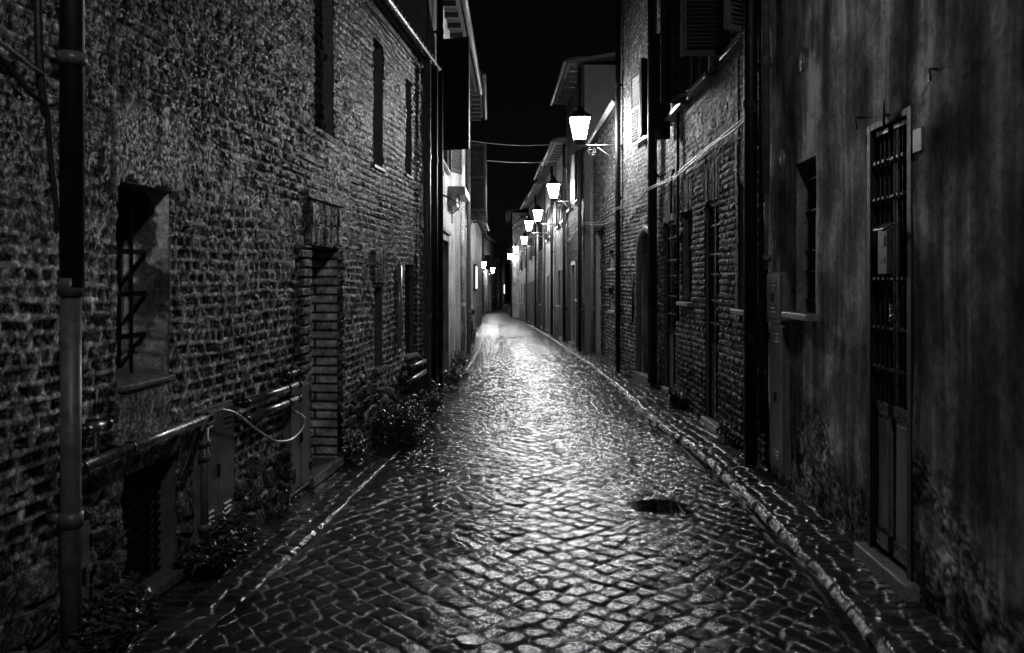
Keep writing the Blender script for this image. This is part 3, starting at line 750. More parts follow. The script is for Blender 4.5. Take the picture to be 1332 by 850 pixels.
# gate door
gd = reveal(HD, WD, *gate, .16, M['plain_plaster'], name='door')
m = MB(WD); fw = .05; m.box(gate[0], gate[0]+fw, gate[2], gate[3], -.075, .012); m.box(gate[1]-fw, gate[1], gate[2], gate[3], -.075, .012); m.box(gate[0]+fw, gate[1]-fw, gate[3]-.04, gate[3], -.075, .012)
m.build('frame', M['black'], gd, bev=.003)
s = MB(WD); s.box(gate[0]-.06, gate[1]+.06, -.05, .068, -.12, .07); s.build('threshold', M['stone'], gd, bev=.012)
mid = (gate[0]+gate[1])/2
for k, (a, b) in enumerate(((gate[0]+fw, mid-.004), (mid+.004, gate[1]-fw))):
    m = MB(WD); st = .030; zt = gate[3]-.05; zb = gate[2]+.04
    m.box(a, a+st, zb, zt, -.085, -.032); m.box(b-st, b, zb, zt, -.085, -.032)
    for (z0, z1) in ((zb, zb+.09), (.88, .95), (zt-.03, zt)): m.box(a+st, b-st, z0, z1, -.043, -.007)
    lf = m.build('leaf', M['gate'], gd, bev=.002)
    p = MB(WD); p.box(a+st, b-st, zb+.09, .88, -.035, -.022); p.box(a+st+.025, b-st-.025, zb+.12, .85, -.022, -.014); p.build('panel', M['cabinet'], lf, bev=.003)
    g = MB(WD)
    for j in range(3):
        uu = a+st+(b-a-2*st)*(j+.5)/3; g.tube([(uu, .95, -.025), (uu, zt-.03, -.025)], .008, 8)
    for z in (1.15, 1.38, 1.66, 2.12, 2.33): 
        g.box(a+.004, b-.004, z-.007, z+.007, -.012, .004)
        for j in range(3):
            uu = a+st+(b-a-2*st)*(j+.5)/3; g.tube([(uu-.012, z, 0), (uu+.012, z, 0)], .014, 6)
    g.build('grille', M['gate'], lf)
m = MB(WD); m.box(mid-.03, mid-.008, 1.42, 1.52, -.004, .006); m.tube(spline([(mid-.02, 1.44, -.03), (mid-.03, 1.44, .01), (mid-.08, 1.46, .015)]), .008, 8); m.build('handle', M['steel'], gd)
# mailbox hung on the gate
mb = root('mailbox', WD.pt(mid, 1.70, 0), 'small metal mailbox with a sloping lid hung on the bars of the near right door', 'mailbox')
a, b = mid-.06, mid+.06; z0, z1 = 1.685, 1.96
m = MB(WD); m.hexa([(a, z0, -.0), (b, z0, -.0), (b, z0, .04), (a, z0, .04), (a, z1, -.0), (b, z1, -.0), (b, z1-.03, .04), (a, z1-.03, .04)]); m.build('case', M['box_paint'], mb, bev=.004)
m = MB(WD); m.hexa([(a-.012, z1+.004, -.0), (b+.012, z1+.004, -.0), (b+.012, z1-.03, .065), (a-.012, z1-.03, .065), (a-.012, z1+.014, -.0), (b+.012, z1+.014, -.0), (b+.012, z1-.02, .065), (a-.012, z1-.02, .065)]); m.build('lid', M['steel'], mb, bev=.002)
m = MB(WD); m.box(a+.03, b-.03, z1-.12, z1-.06, .0405, .043); m.build('name_plate', M['plaque'], mb)
m = MB(WD); m.box(a+.03, b-.03, z0+.06, z0+.09, .0405, .042); m.build('slot', M['black'], mb)
# plaque, hooks, spike
pl = MB(WD); a, b = ud(1204), ud(1192); zc = WD.z(1199, 182)
pl.box(a, b, zc-.062, zc+.062, .003, .02); pq = pl.build('plaque', M['plaque'], bev=.004); tag(pq, 'small worn square marble plaque on the dark stucco beside the near right door', 'plaque')
def hook(px, py, label, flipz=1, s=1.):
    uu, zz = ud(px), WD.z(px, py); m = MB(WD)
    m.tube(spline([(uu, zz+.03*s, -.01), (uu-.01, zz+.03*s, .04*s), (uu-.03*s, zz+.02*s, .06*s), (uu-.04*s, zz-.02*s, .06*s), (uu-.02*s, zz-.04*s, .05*s), (uu, zz-.03*s, .045*s)]), .006, 6)
    tag(m.build('wall_hook', M['iron'], smooth=True), label, 'hook')
hook(1219, 97, 'rusty iron hook high on the dark stucco, above and right of the square plaque', s=.8)
hook(1124, 160, 'thin iron hook on the dark stucco just left of the door top')
m = MB(WD); uu = ud(1157); m.tube([(uu, 2.50, .03), (uu, 2.66, .03)], [.010, .004], 6); m.tube([(uu, 2.58, -.02), (uu, 2.58, .03)], .008, 6)
tag(m.build('wall_spike', M['iron']), 'small iron spike fixed above the middle of the near right door', 'spike')
# oval perforated vents
for px, py, lab in ((1045, 80, 'oval perforated metal vent highest on the dark stucco wall'), (1019, 207, 'oval perforated metal vent beside the upright pipe, above the tall meter cabinets'), (1047, 577, 'oval perforated metal vent low on the dark stucco near the pavement')):
    uu, zz = ud(px), WD.z(px, py); r = root('wall_vent', WD.pt(uu, zz, 0), lab, 'vent', 'oval vents on the dark stucco house')
    m = MB(WD); n = 20; ring = lambda ru, rz, nn: [(uu+ru*math.cos(2*math.pi*k/n), zz+rz*math.sin(2*math.pi*k/n), nn) for k in range(n)]
    A = ring(.058, .085, .0); B = ring(.055, .082, .018); C = ring(.046, .073, .024); D = ring(.046, .073, .012)
    fs = []
    for q in range(3):
        for k in range(n): k2 = (k+1) % n; fs.append((q*n+k, q*n+k2, (q+1)*n+k2, (q+1)*n+k))
    fs.append(tuple(3*n+k for k in range(n))); m.add(A+B+C+D, fs); m.build('rim', M['cabinet'], r, smooth=False)
    m = MB(WD)
    for j in range(9):
        z = zz-.064+j*.016; hw = .044*math.sqrt(max(0, 1-((z-zz)/.073)**2)); m.box(uu-hw, uu+hw, z-.004, z+.004, .013, .022)
    m.build('slats', M['steel'], r)
# window with sill
o = reveal(HD, WD, *wD, .14, M['stucco_mid'])
grille(o, WD, wD[0]+.01, wD[1]-.01, wD[2]+.02, wD[3]-.01, -.09, 4, (1.5, 1.72, 1.88, 2.18, 2.42), .008)
sill(o, WD, wD[0]-.06, wD[1]+.06, wD[2]+.006, .095, .05)
# meter cabinets at the far corner
cabinet('meter_cabinet', 'upper of two slim stacked meter cabinets on the dark stucco house', WD, ud(1025), ud(1006.5), 1.32, 1.72, n=.05, leafs=1)
cabinet('meter_cabinet', 'lower, taller of two slim stacked meter cabinets on the dark stucco house', WD, ud(1027), ud(1009), .12, 1.29, n=.04, leafs=1)
drainpipe(HD, WD, WD.L-.12, 2.4, 7.9, .035, .06, 'pipe_grey')
m = MB(WD); m.tube([(WD.L-.14, 2.4, .06), (WD.L-.14, 1.74, .06)], .02, 8); m.tube([(WD.L-.14, 1.85, .06), (WD.L-.2, 1.83, .06)], .03, 8); m.build('conduit', M['pipe_grey'], HD, smooth=True)

# ================================================================== RIGHT BRICK HOUSE
WB = Wall(6.80, 2.25, 12.05, 2.32)
HB = root('brick_house', WB.pt(2.5, 0), 'tall brick house on the right beyond the dark stucco, open louvred shutters above barred doors', 'house')
ub = WB.u
def hole(W, pa, pb, z0, z1): a, b = W.u(pa), W.u(pb); return (min(a, b), max(a, b), z0, z1)
g1 = hole(WB, 918, 936, .045, 2.55); b1 = hole(WB, 962, 981, 1.36, 2.58); b2 = hole(WB, 888, 900.5, 1.36, 2.56); g2 = hole(WB, 865, 881, .045, 2.5)
sA = hole(WB, 954, 980, 3.98, 5.5); sB = hole(WB, 908, 928, 3.98, 5.5); sC = hole(WB, 875, 895, 3.98, 5.5)
def soldier_fn(h, t, U, V, u0, u1, z0, z1, tone=.3, w=.065):
    inside = (U > u0) & (U < u1) & (V > z0) & (V < z1)
    q = (U-u0)/w; c = np.floor(q); fq = q-c; r = h2(c, c*0, 17); pr = sst(.05, .2, np.minimum(fq, 1-fq))
    return np.where(inside, .008+pr*.012*(.5+r), h), np.where(inside, (.08+pr*tone*(.4+.6*r))*(.7+.6*fbm(U*8, V*4, 33, 2)), t)
def patB(U, V):
    h, t, p = brick_pat(U, V, 403, course=.072, length=.20, joint=.014, depth=.02, rough=.8, tb=(.2, .5), tm=.16, wob=.6)
    sm = sst(.46, .6, fbm(U*1.6, V*1.6, 411, 4)); t = t*(1-sm*.5)+sm*.5*.3
    up_ = sst(2.9, 3.3, V+(fbm(U*2, V*2, 412, 2)-.5)*.6); t = t*(1+.35*up_); h = h*(1-.55*up_)
    lo = sst(.75, .3, V+(fbm(U*2, V*2, 413, 3)-.5)*.6); t = t*(1-.55*lo); h = h+lo*(fbm(U*15, V*15, 414, 3)-.5)*.02
    for a in (g1, b1, b2, g2): h, t = soldier_fn(h, t, U, V, a[0]-.06, a[1]+.06, a[3], a[3]+.42)
    # plastered pilaster between two openings
    k = ((U > b1[1]) & (U < b1[1]+.12) & (V > 1.2)); h = np.where(k, .012, h)
    k = ((U > b2[0]-.02) & (U < b2[1]+.25) & (V < 2.9) & (V > .2)); t = np.where(k, t*.8, t)
    return h, t
facade(HB, WB, -.15, 8.2, patB, M['brickr'], [g1, b1, b2, g2, sA, sB, sC], ustep=lambda q: .013 if q < 3 else .02, vstep=lambda v: .010 if v < 3.4 else .014)
mass(HB, WB, -.3, 8.2); roof(HB, WB, 8.2)
def gatedoor(house, W, g, label=None):
    o = reveal(house, W, *g, .14, M['plain_plaster'], name='door')
    m = MB(W); f = .045; m.box(g[0], g[0]+f, g[2], g[3], -.10, -.03); m.box(g[1]-f, g[1], g[2], g[3], -.10, -.03); m.box(g[0]+f, g[1]-f, g[3]-f, g[3], -.10, -.03)
    mid = (g[0]+g[1])/2; m.box(mid-.02, mid+.02, g[2], g[3]-f, -.09, -.035); m.box(g[0]+f, mid-.02, .86, .92, -.09, -.04); m.box(mid+.02, g[1]-f, .86, .92, -.09, -.04)
    m.build('frame', M['iron'], o)
    p = MB(W); p.box(g[0]+f, mid-.02, g[2]+.03, .86, -.08, -.06); p.box(mid+.02, g[1]-f, g[2]+.03, .86, -.08, -.06); p.build('panel', M['cabinet'], o)
    b = MB(W)
    for z in (1.16, 1.42, 1.72, 1.95, 2.28): b.box(g[0]+.02, g[1]-.02, z-.009, z+.009, -.052, -.038)
    for uu in (g[0]+.16, mid, g[1]-.16): b.tube([(uu, .92, -.06), (uu, g[3]-.04, -.06)], .009, 6)
    b.build('grille', M['steel'], o)
    s = MB(W); s.box(g[0]-.05, g[1]+.05, -.05, .05, -.12, .05); s.build('threshold', M['stone'], o, bev=.012)
    return o
gatedoor(HB, WB, g1); gatedoor(HB, WB, g2)
for b in (b1, b2):
    o = reveal(HB, WB, *b, .16, M['stucco_mid']); grille(o, WB, b[0]+.01, b[1]-.01, b[2]+.01, b[3]-.01, -.10, 3, (1.55, 1.85, 2.2, 2.45)); sill(o, WB, b[0]-.06, b[1]+.06, b[2]+.005, .08)
for s_ in (sA, sB, sC):
    o = reveal(HB, WB, *s_, .2, M['stucco_mid']); sill(o, WB, s_[0]-.1, s_[1]+.1, s_[2]+.005, .12, .06)
    m = MB(WB); m.box(s_[0]+.02, s_[1]-.02, s_[2], s_[3], -.16, -.12); m.build('inner_frame', M['wood'], o)
# nearest leaf half open so its face shows, the others swung straight out and dark
shutter(HB, WB, sA[0]-.02, .30, sA[2]-.03, sA[3], 62, 'shutter_pale', direc=-1); shutter(HB, WB, sA[1]+.02, .5, sA[2]-.03, sA[3], 88)
shutter(HB, WB, sB[0]-.02, .45, sB[2]-.03, sB[3], 12, direc=-1); shutter(HB, WB, sB[1]+.02, .45, sB[2]-.03, sB[3], 25)
shutter(HB, WB, sC[0]-.02, .34, sC[2]-.03, sC[3], 80, 'black', direc=-1); shutter(HB, WB, sC[1]+.02, .22, sC[2]-.3, sC[3]-.3, 80, 'black')
drainpipe(HB, WB, ub(991), .0, 8.1, .06, .10, 'black'); drainpipe(HB, WB, ub(998), .3, 8.1, .03, .05, 'iron'); drainpipe(HB, WB, ub(886.5), 1.1, 4.0, .022, .05, 'black'); drainpipe(HB, WB, ub(858.5), .05, 8.1, .075, .12, 'black')
m = MB(WB); m.tube(spline([(ub(880), 3.2, .04), (ub(878), 3.05, .05), (ub(877.5), 2.6, .05)]), .02, 8); m.build('conduit', M['black'], HB, smooth=True)
# ---- arched-door house
WC = Wall(12.05, 2.315, 14.45, 2.05)
HC = root('brick_house', WC.pt(1.2, 0), 'narrow pale brick house with an arched doorway, below the nearest lit lamp', 'house')
uc = WC.u
aD = hole(WC, 834, 851.5, .1, 2.45); sD = hole(WC, 838, 851, 4.0, 5.2)
def patC(U, V):
    h, t, p = brick_pat(U, V, 503, course=.072, length=.22, joint=.013, depth=.018, rough=.6, tb=(.2, .42), tm=.12, wob=.5)
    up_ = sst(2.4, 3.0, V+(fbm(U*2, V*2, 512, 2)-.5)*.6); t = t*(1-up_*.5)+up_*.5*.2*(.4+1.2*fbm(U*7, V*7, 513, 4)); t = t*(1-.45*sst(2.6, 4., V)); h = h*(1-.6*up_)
    return h, t
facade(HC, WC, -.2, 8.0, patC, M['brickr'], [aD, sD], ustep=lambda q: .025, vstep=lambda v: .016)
mass(HC, WC, -.4, 8.0); roof(HC, WC, 8.0, over=.1)
o = reveal(HC, WC, *aD, .3, M['stucco_mid'], name='door')
m = MB(WC); m.box(aD[0], aD[1], .1, 2.3, -.27, -.2); m.build('leaf', M['wood'], o)
# arch infill + moulded surround
mid = (aD[0]+aD[1])/2; hw = (aD[1]-aD[0])/2; zsp = aD[3]-hw*.9
m = MB(WC); n = 10
for k in range(n):
    a0 = math.pi*k/n; a1 = math.pi*(k+1)/n
    p0 = (mid+hw*math.cos(a0), zsp+hw*.9*math.sin(a0)); p1 = (mid+hw*math.cos(a1), zsp+hw*.9*math.sin(a1))
    m.hexa([(p0[0], p0[1], -.02), (p1[0], p1[1], -.02), (p1[0], p1[1], -.28), (p0[0], p0[1], -.28), (p0[0], aD[3]+.01, -.02), (p1[0], aD[3]+.01, -.02), (p1[0], aD[3]+.01, -.28), (p0[0], aD[3]+.01, -.28)])
m.build('arch', M['plain_plaster'], o)
s = MB(WC); q = [(mid+(hw+.05)*math.cos(math.pi*k/14), zsp+(hw*.9+.05)*math.sin(math.pi*k/14), .02) for k in range(15)]
s.tube([(q[0][0], .1, .02)]+q+[(q[-1][0], .1, .02)], .06, 8); s.build('surround', M['stone_dark'], o, smooth=True)
s = MB(WC); s.box(aD[0]-.15, aD[1]+.1, -.05, .1, -.2, .12); s.build('doorstep', M['stone_dark'], o, bev=.01)
o = reveal(HC, WC, *sD, .2, M['stucco_mid']); sill(o, WC, sD[0]-.1, sD[1]+.1, sD[2]+.005, .12, .06)
shutter(HC, WC, sD[0]-.02, .20, sD[2]-.03, sD[3], 80, 'black', direc=-1); shutter(HC, WC, sD[1]+.03, .48, sD[2]-.03, sD[3], 5, 'shutter_grey')
drainpipe(HC, WC, WC.L-.12, -.05, 7.9, .05, .09, 'black')
m = MB(WC); uu = uc(826); m.tube([(uu, .9, .04), (uu, 1.75, .04)], .02, 8); m.build('conduit', M['black'], HC, smooth=True)
# ---- low brick house with a bricked arch
WE = Wall(14.5, 2.16, 19.6, 2.12)
HE = root('brick_house', WE.pt(2.5, 0), 'low brick house with a blocked archway, between two taller houses on the right', 'house')
aE = hole(WE, 775, 788, -.2, 2.9); wE = hole(WE, 794, 799, 1.9, 2.3); wE2 = hole(WE, 794, 800, 1.0, 1.5)
def patE(U, V):
    h, t, p = brick_pat(U, V, 603, course=.08, length=.26, joint=.018, depth=.028, rough=.7, tb=(.13, .33), tm=.10, wob=.5)
    return h, t
facade(HE, WE, -.5, 5.0, patE, M['brickr'], [aE, wE, wE2], ustep=lambda q: .035, vstep=lambda v: .018)
mass(HE, WE, -.6, 5.0); roof(HE, WE, 5.0, over=.16)
for hh in (wE, wE2): o = reveal(HE, WE, *hh, .15, M['plain_plaster']); sill(o, WE, hh[0]-.06, hh[1]+.06, hh[2]+.005, .06, .05)
o = reveal(HE, WE, *aE, .18, M['plain_plaster'], name='blocked_arch')
a = axis(aE[0], aE[1], lambda x: .05); b = axis(aE[2], aE[3], lambda x: .02); A, B = np.meshgrid(a, b, indexing='ij'); h, t, _ = brick_pat(A, B, 77, depth=.03, tb=(.05, .14), tm=.06)
h = h-.14; P = np.zeros(A.shape+(3,)); P[..., 0] = WE.p0[0]+WE.U[0]*A+WE.N[0]*h; P[..., 1] = WE.p0[1]+WE.U[1]*A+WE.N[1]*h; P[..., 2] = B
grid_obj('brick_infill', P, t, M['brickr'], o)
drainpipe(HE, WE, WE.L-.1, -.2, 4.9, .045)

# ================================================================== HOUSES FURTHER DOWN
def far_house(label, W, ztop, smat, mass_mat, openings, pipe='pipe_grey', over=.4, name='stucco_house', brick=False, tn=1., gap=0., seed=1, pipe2=None):
    H = root(name, W.pt(W.L/2, W.g(W.L/2), 0), label, 'house')
    gz = min(W.g(0), W.g(W.L))
    hs = []
    for (kind, a, w, zb, ht, sh) in openings:
        gg = W.g(a); hs.append((a, min(a+w, W.L-.08), gg+zb, gg+zb+ht))
    if brick:
        def pat(U, V):
            h, t, p = brick_pat(U, V, seed, rough=.6, tb=(.16, .34), tm=.14, depth=.02, wob=.5); return h, t
    else:
        def pat(U, V):
            h = (fbm(U*2, V*2, seed, 3)-.5)*.02; t = tn*(.7+.6*fbm(U*1.8, V*.8, seed+7, 3)); rel = V-(W.g(0)+(W.g(W.L)-W.g(0))*U/W.L)
            k = sst(.9, .3, rel+(fbm(U*3, V*3, seed+8, 3)-.5)*.9); return h, t*(1-.45*k)
    facade(H, W, gz-.25, ztop, pat, smat, hs, ustep=lambda q: .12, vstep=lambda v: .05 if not brick else .022)
    mass(H, W, gz-.4, ztop, 6., mass_mat); roof(H, W, ztop, over=over)
    for (kind, a, w, zb, ht, sh), q in zip(openings, hs):
        if kind == 'door':
            o = reveal(H, W, *q, .16, M['plain_plaster'], name='door')
            m = MB(W); m.box(q[0], q[1], q[2], q[3], -.15, -.10); m.box(q[0]+.1, q[1]-.1, q[2]+.2, q[2]+.9, -.10, -.08); m.box(q[0]+.1, q[1]-.1, q[2]+1.05, q[3]-.2, -.10, -.08); m.build('leaf', M['wood'], o)
            m = MB(W); m.box(q[0]-.1, q[0], q[2], q[3]+.1, -.02, .035); m.box(q[1], q[1]+.06, q[2], q[3]+.1, -.02, .035); m.box(q[0], q[1], q[3], q[3]+.1, -.02, .035); m.build('frame', M['stone'], o)
            s = MB(W); s.box(q[0]-.1, q[1]+.1, q[2]-.3, q[2]+.01, -.1, .12); s.build('doorstep', M['stone_dark'], o)
        else:
            o = reveal(H, W, *q, .16, M['plain_plaster']); sill(o, W, q[0]-.08, q[1]+.08, q[2]+.005, .1, .06)
            m = MB(W); um = (q[0]+q[1])/2; m.box(um-.025, um+.025, q[2], q[3], -.15, -.11); m.box(q[0], um-.025, (q[2]+q[3])/2-.02, (q[2]+q[3])/2+.02, -.15, -.11); m.box(um+.025, q[1], (q[2]+q[3])/2-.02, (q[2]+q[3])/2+.02, -.15, -.11); m.build('frame', M['wood'], o)
            if sh:
                ww = min(.5, (q[1]-q[0])/2+.1)
                shutter(H, W, q[0]-.02, ww, q[2]-.02, q[3], sh[0], sh[2], direc=-1); shutter(H, W, q[1]+.02, ww, q[2]-.02, q[3], sh[1], sh[2])
    if pipe: drainpipe(H, W, .1, W.g(0)-.1, ztop, .05, None, pipe)
    if pipe2: drainpipe(H, W, W.L-.1, W.g(W.L)-.1, ztop, .05, None, pipe2)
    return H
D_ = lambda a, w=.95, h=2.25: ('door', a, w, .06, h, None)
Wn = lambda a, w=.8, zb=1.1, h=1.25, sh=None: ('win', a, w, zb, h, sh)
RW = [Wall(19.7, 1.84, 24.25, 1.73), Wall(24.3, 1.75, 28.95, 1.62), Wall(29, 1.60, 33.9, 1.48), Wall(34, 1.50, 38.9, 1.31), Wall(39, 1.29, 46.9, 1.01), Wall(47, .98, 55, .52), Wall(56, .03, 75, .02), Wall(75.2, .02, 100, .05)]
far_house('tall house with bare plastered side wall rising above the low brick house, right', RW[0], 7.2, M['stucco_mid'], M['gable'],
          [Wn(.5, .7, 1.3, 1.1), D_(1.9), Wn(.8, .8, 4.0, 1.4, (6, 8, 'black')), Wn(2.9, .8, 4.0, 1.4, (8, 10, 'shutter'))], 'black', seed=11, brick=True, name='brick_house')
far_house('pale stucco house on the right at the second lit lamp', RW[1], 6.0, M['stucco_mid'], M['stucco_mid'], [D_(.7), Wn(2.4, .8), Wn(.7, .8, 3.9, 1.2, (8, 8, 'shutter')), Wn(2.8, .8, 3.9, 1.2, (9, 6, 'shutter'))], 'black', seed=12, tn=1.1)
far_house('pale rendered house on the right at the third lit lamp', RW[2], 6.1, M['stucco_pale'], M['stucco_mid'], [D_(2.6), Wn(.7, .8), Wn(.7, .8, 3.8, 1.2, (9, 6, 'shutter')), Wn(2.8, .8, 3.8, 1.2, (8, 8, 'black'))], 'black', seed=13, tn=.9)
far_house('brick house on the right between the fourth and fifth lit lamps', RW[3], 5.9, M['brickr'], M['plain_plaster'], [D_(.6), Wn(2.6, .8), Wn(.7, .8, 3.6, 1.2, (7, 12, 'black'))], 'pipe_grey', seed=14, brick=True, name='brick_house')
far_house('pale stucco house on the right at the fifth lit lamp', RW[4], 6.0, M['stucco_pale'], M['stucco_mid'], [Wn(.7, .8), D_(2.3), Wn(4, .8), D_(6, .9), Wn(1, .8, 3.6, 1.2, (9, 6, 'shutter')), Wn(4.4, .8, 3.6, 1.2, (9, 6, 'black'))], 'black', seed=15)
far_house('dim stucco house on the right at the sixth lit lamp', RW[5], 5.4, M['stucco_mid'], M['stucco_mid'], [D_(.8), Wn(2.7, .8), Wn(5.2, .8), Wn(1, .8, 3.3, 1.2, (9, 6, 'black')), Wn(4.6, .8, 3.3, 1.2, (8, 8, 'shutter'))], 'pipe_grey', seed=16)
far_house('tall pale house with lit end wall, jutting forward at the far bend on the right', RW[6], 6.6, M['stucco_pale'], M['stucco_pale'], [D_(1.2), Wn(4, .9), Wn(8, .9), Wn(2, .9, 3.8, 1.3, (9, 6, 'black'))], 'black', seed=17)
far_house('last low house on the right at the street end', RW[7], 4.6, M['stucco_mid'], M['stucco_mid'], [D_(3), Wn(7, .9), Wn(14, .9)], None, seed=18)
LW = [Wall(19.05, -1.17, 24.0, -1.30), Wall(24.2, -1.58, 43.9, -1.72), Wall(44, -2.3, 60.9, -2.5), Wall(61, -2.42, 82, -1.60), Wall(82.2, -1.28, 92, -.75), Wall(92.2, -.72, 104, -.15)]
far_house('tall shuttered house on the left just behind the pale stucco house', LW[0], 6.7, M['stucco_mid'], M['stucco_dark'], [D_(.8), Wn(2.9, .8), Wn(.6, .9, 3.6, 1.7, (80, 60, 'shutter')), Wn(2.9, .9, 3.6, 1.7, (85, 85, 'shutter'))], 'pipe_grey', seed=21)
far_house('set-back lower house on the left beyond the bicycles, with one lit window', LW[1], 4.5, M['stucco_mid'], M['stucco_mid'], [D_(2), Wn(5, .9), D_(8.5), Wn(12, .9), Wn(16, .9)], 'black', over=.3, seed=22)
far_house('pale house on the left before the two lamps of the far bend', LW[2], 5.3, M['stucco_pale'], M['stucco_mid'], [D_(2), Wn(5, .9), D_(9), Wn(13, .9), Wn(3, .9, 3.6, 1.2, (80, 8, 'black'))], 'pipe_grey', seed=23)
far_house('pale lamplit house on the left at the far bend', LW[3], 5.2, M['stucco_pale'], M['stucco_mid'], [D_(2), Wn(6, 1.), D_(10), Wn(15, 1.), Wn(3, 1., 3.6, 1.2, (80, 8, 'black')), Wn(11, 1., 3.6, 1.2, (80, 8, 'shutter'))], 'black', seed=24)
far_house('small brick house beyond the far lamps on the left', LW[4], 4.2, M['stucco_pale'], M['stucco_mid'], [D_(2), Wn(6, 1.)], 'black', seed=25)
far_house('low house closing the view at the street end', LW[5], 3.6, M['stucco_pale'], M['stucco_mid'], [D_(2), Wn(6, 1.)], 'black', seed=26)
# lit window of the set-back house
W = LW[1]; H = bpy.data.objects['stucco_house.001'] if False else [o for o in bpy.data.objects if o.get('label', '').startswith('set-back')][0]
m = MB(W); m.box(W.L*.42, W.L*.42+1.6, 1.3, 2.25, .02, .10); o = m.build('lit_window', M['panel_lit'], H)
m = MB(W); a = W.L*.42; m.box(a-.1, a, 1.2, 2.35, .0, .12); m.box(a+1.6, a+1.7, 1.2, 2.35, .0, .12); m.box(a, a+1.6, 2.25, 2.35, .0, .12); m.box(a, a+1.6, 1.2, 1.3, 0, .12); m.build('frame', M['wood'], o)

W = LW[4]; H = [o for o in bpy.data.objects if o.get('label', '').startswith('small brick house beyond')][0]; a = 5.2; gz = W.g(a)
H['label'] = 'small pale house beyond the far lamps on the left, one window lit'
m = MB(W); m.box(a, a+1.2, gz+1.2, gz+2.2, .02, .08); o = m.build('lit_window', M['panel_lit'], H)
m = MB(W); m.box(a-.1, a, gz+1.1, gz+2.3, .0, .1); m.box(a+1.2, a+1.3, gz+1.1, gz+2.3, .0, .1); m.box(a, a+1.2, gz+1.1, gz+1.2, 0, .1); m.box(a, a+1.2, gz+2.2, gz+2.3, 0, .1); m.build('frame', M['wood'], o)
# ================================================================== STREET LAMPS
def lamp(wx, wy, hx, hz, label, far=None, dy=0., group='lit wall lanterns along the street'):
    """lantern standing on the end of a horizontal wall bracket"""
    r = root('street_lamp', (wx, wy, hz-.35), label, 'street lamp', group)
    s = 1 if wx > hx else -1
    m = MB(); za = hz-.31
    m.tube([(wx+s*.05, wy, za), (hx-s*.03, wy, za)], .018, 10); m.tube([(wx, wy, za), (wx-s*.02, wy, za)], .05, 12)
    m.tube([(wx, wy, za-.32), (wx+(hx-wx)*.55, wy, za-.03)], .010, 6)
    # scroll
    q = []
    for k in range(26):
        w = k/25*2.2*2*math.pi*.8; rr = .095*(1-k/34); q.append((wx+(hx-wx)*.70+math.cos(w)*rr*-s, wy, za-.115+math.sin(w)*rr))
    m.tube(q, .009, 6); m.build('bracket', M['bracket'], r, smooth=True)
    # body
    g = MB(); a = .092; b = .175; z0 = hz-.22; z1 = hz+.20
    ring = lambda w, z, f=1.: [(hx+w*cx_, wy+w*cy_, z) for cx_, cy_ in ((-1, -1), (1, -1), (1, 1), (-1, 1))]
    g.hexa(ring(a, z0)+ring(b, z1)); g.build('glass', M[far or 'lamp'], r)
    f = MB()
    for k in range(4):
        p = ring(a+.006, z0)[k]; q2 = ring(b+.006, z1)[k]; f.tube([p, q2], .013, 5)
    for w, z in ((b+.008, z1), (a+.008, z0)):
        rr = ring(w, z)
        for k in range(4): f.tube([rr[k], rr[(k+1) % 4]], .015, 5)
    for k in range(4):
        p = ring(b+.02, z1+.02)[k]; f.tube([p, (p[0]+(p[0]-hx)*.12, p[1]+(p[1]-wy)*.12, p[2]+.05)], [.012, .004], 5)
    f.hexa(ring(.07, z0-.07)+ring(a+.004, z0-.012)); f.tube([(hx, wy, za-.06), (hx, wy, z0-.06)], .022, 8); f.tube([(hx, wy, za-.09), (hx, wy, za-.055)], [.006, .03], 8)
    f.build('frame', M['iron'], r)
    c = MB(); c.hexa(ring(b+.025, z1+.012)+ring(.07, z1+.13)); c.hexa(ring(.075, z1+.131)+ring(.06, z1+.17)); c.hexa(ring(.085, z1+.171)+ring(.02, z1+.23)); c.tube([(hx, wy, z1+.22), (hx, wy, z1+.30)], [.018, .004], 8)
    c.build('cap', M['iron'], r)
    return r
specs = [(14.40, 805, 754.5, 168, 'nearest and largest lit lantern, on a scrolled bracket beside the pale brick corner'),
         (22.5, 748, 720, 249, 'second lit lantern from the viewer on the right'),
         (28.8, 724, 699.5, 281, 'third lit lantern from the viewer on the right'),
         (32.6, 711, 688, 294, 'fourth lit lantern from the viewer, just below the third'),
         (40.0, 697.5, 682, 313, 'fifth lit lantern from the viewer on the right'),
         (48.4, 685.5, 671, 325, 'sixth lit lantern from the viewer on the right'),
         (55.5, 676, 663, 334, 'seventh and last lit lantern on the right, before the jutting house')]
for (d, pm, ph, py, lab) in specs:
    lamp((pm-CX)/F*d, d, (ph-CX)/F*d, CH+(HY-py)/F*d, lab, None if d < 15 else 'lamp_mid' if d < 35 else 'lamp_bend')
for (d, pm, ph, py, lab) in [(52., 637, 629.3, 345, 'nearer lit lantern on the left side of the far bend'), (66., 649.0, 641, 352, 'farther lit lantern on the left side of the far bend')]:
    wx = float(np.interp(d, wL[0], wL[1])); lamp(wx, d, (ph-CX)/F*d, CH+(HY-py)/F*d, lab, 'lamp_far')
lamp(1.97, -.9, .62, 5.3, 'lit lantern behind the viewpoint', 'lamp_back')     # stands further back in the same street, its light is in the photo

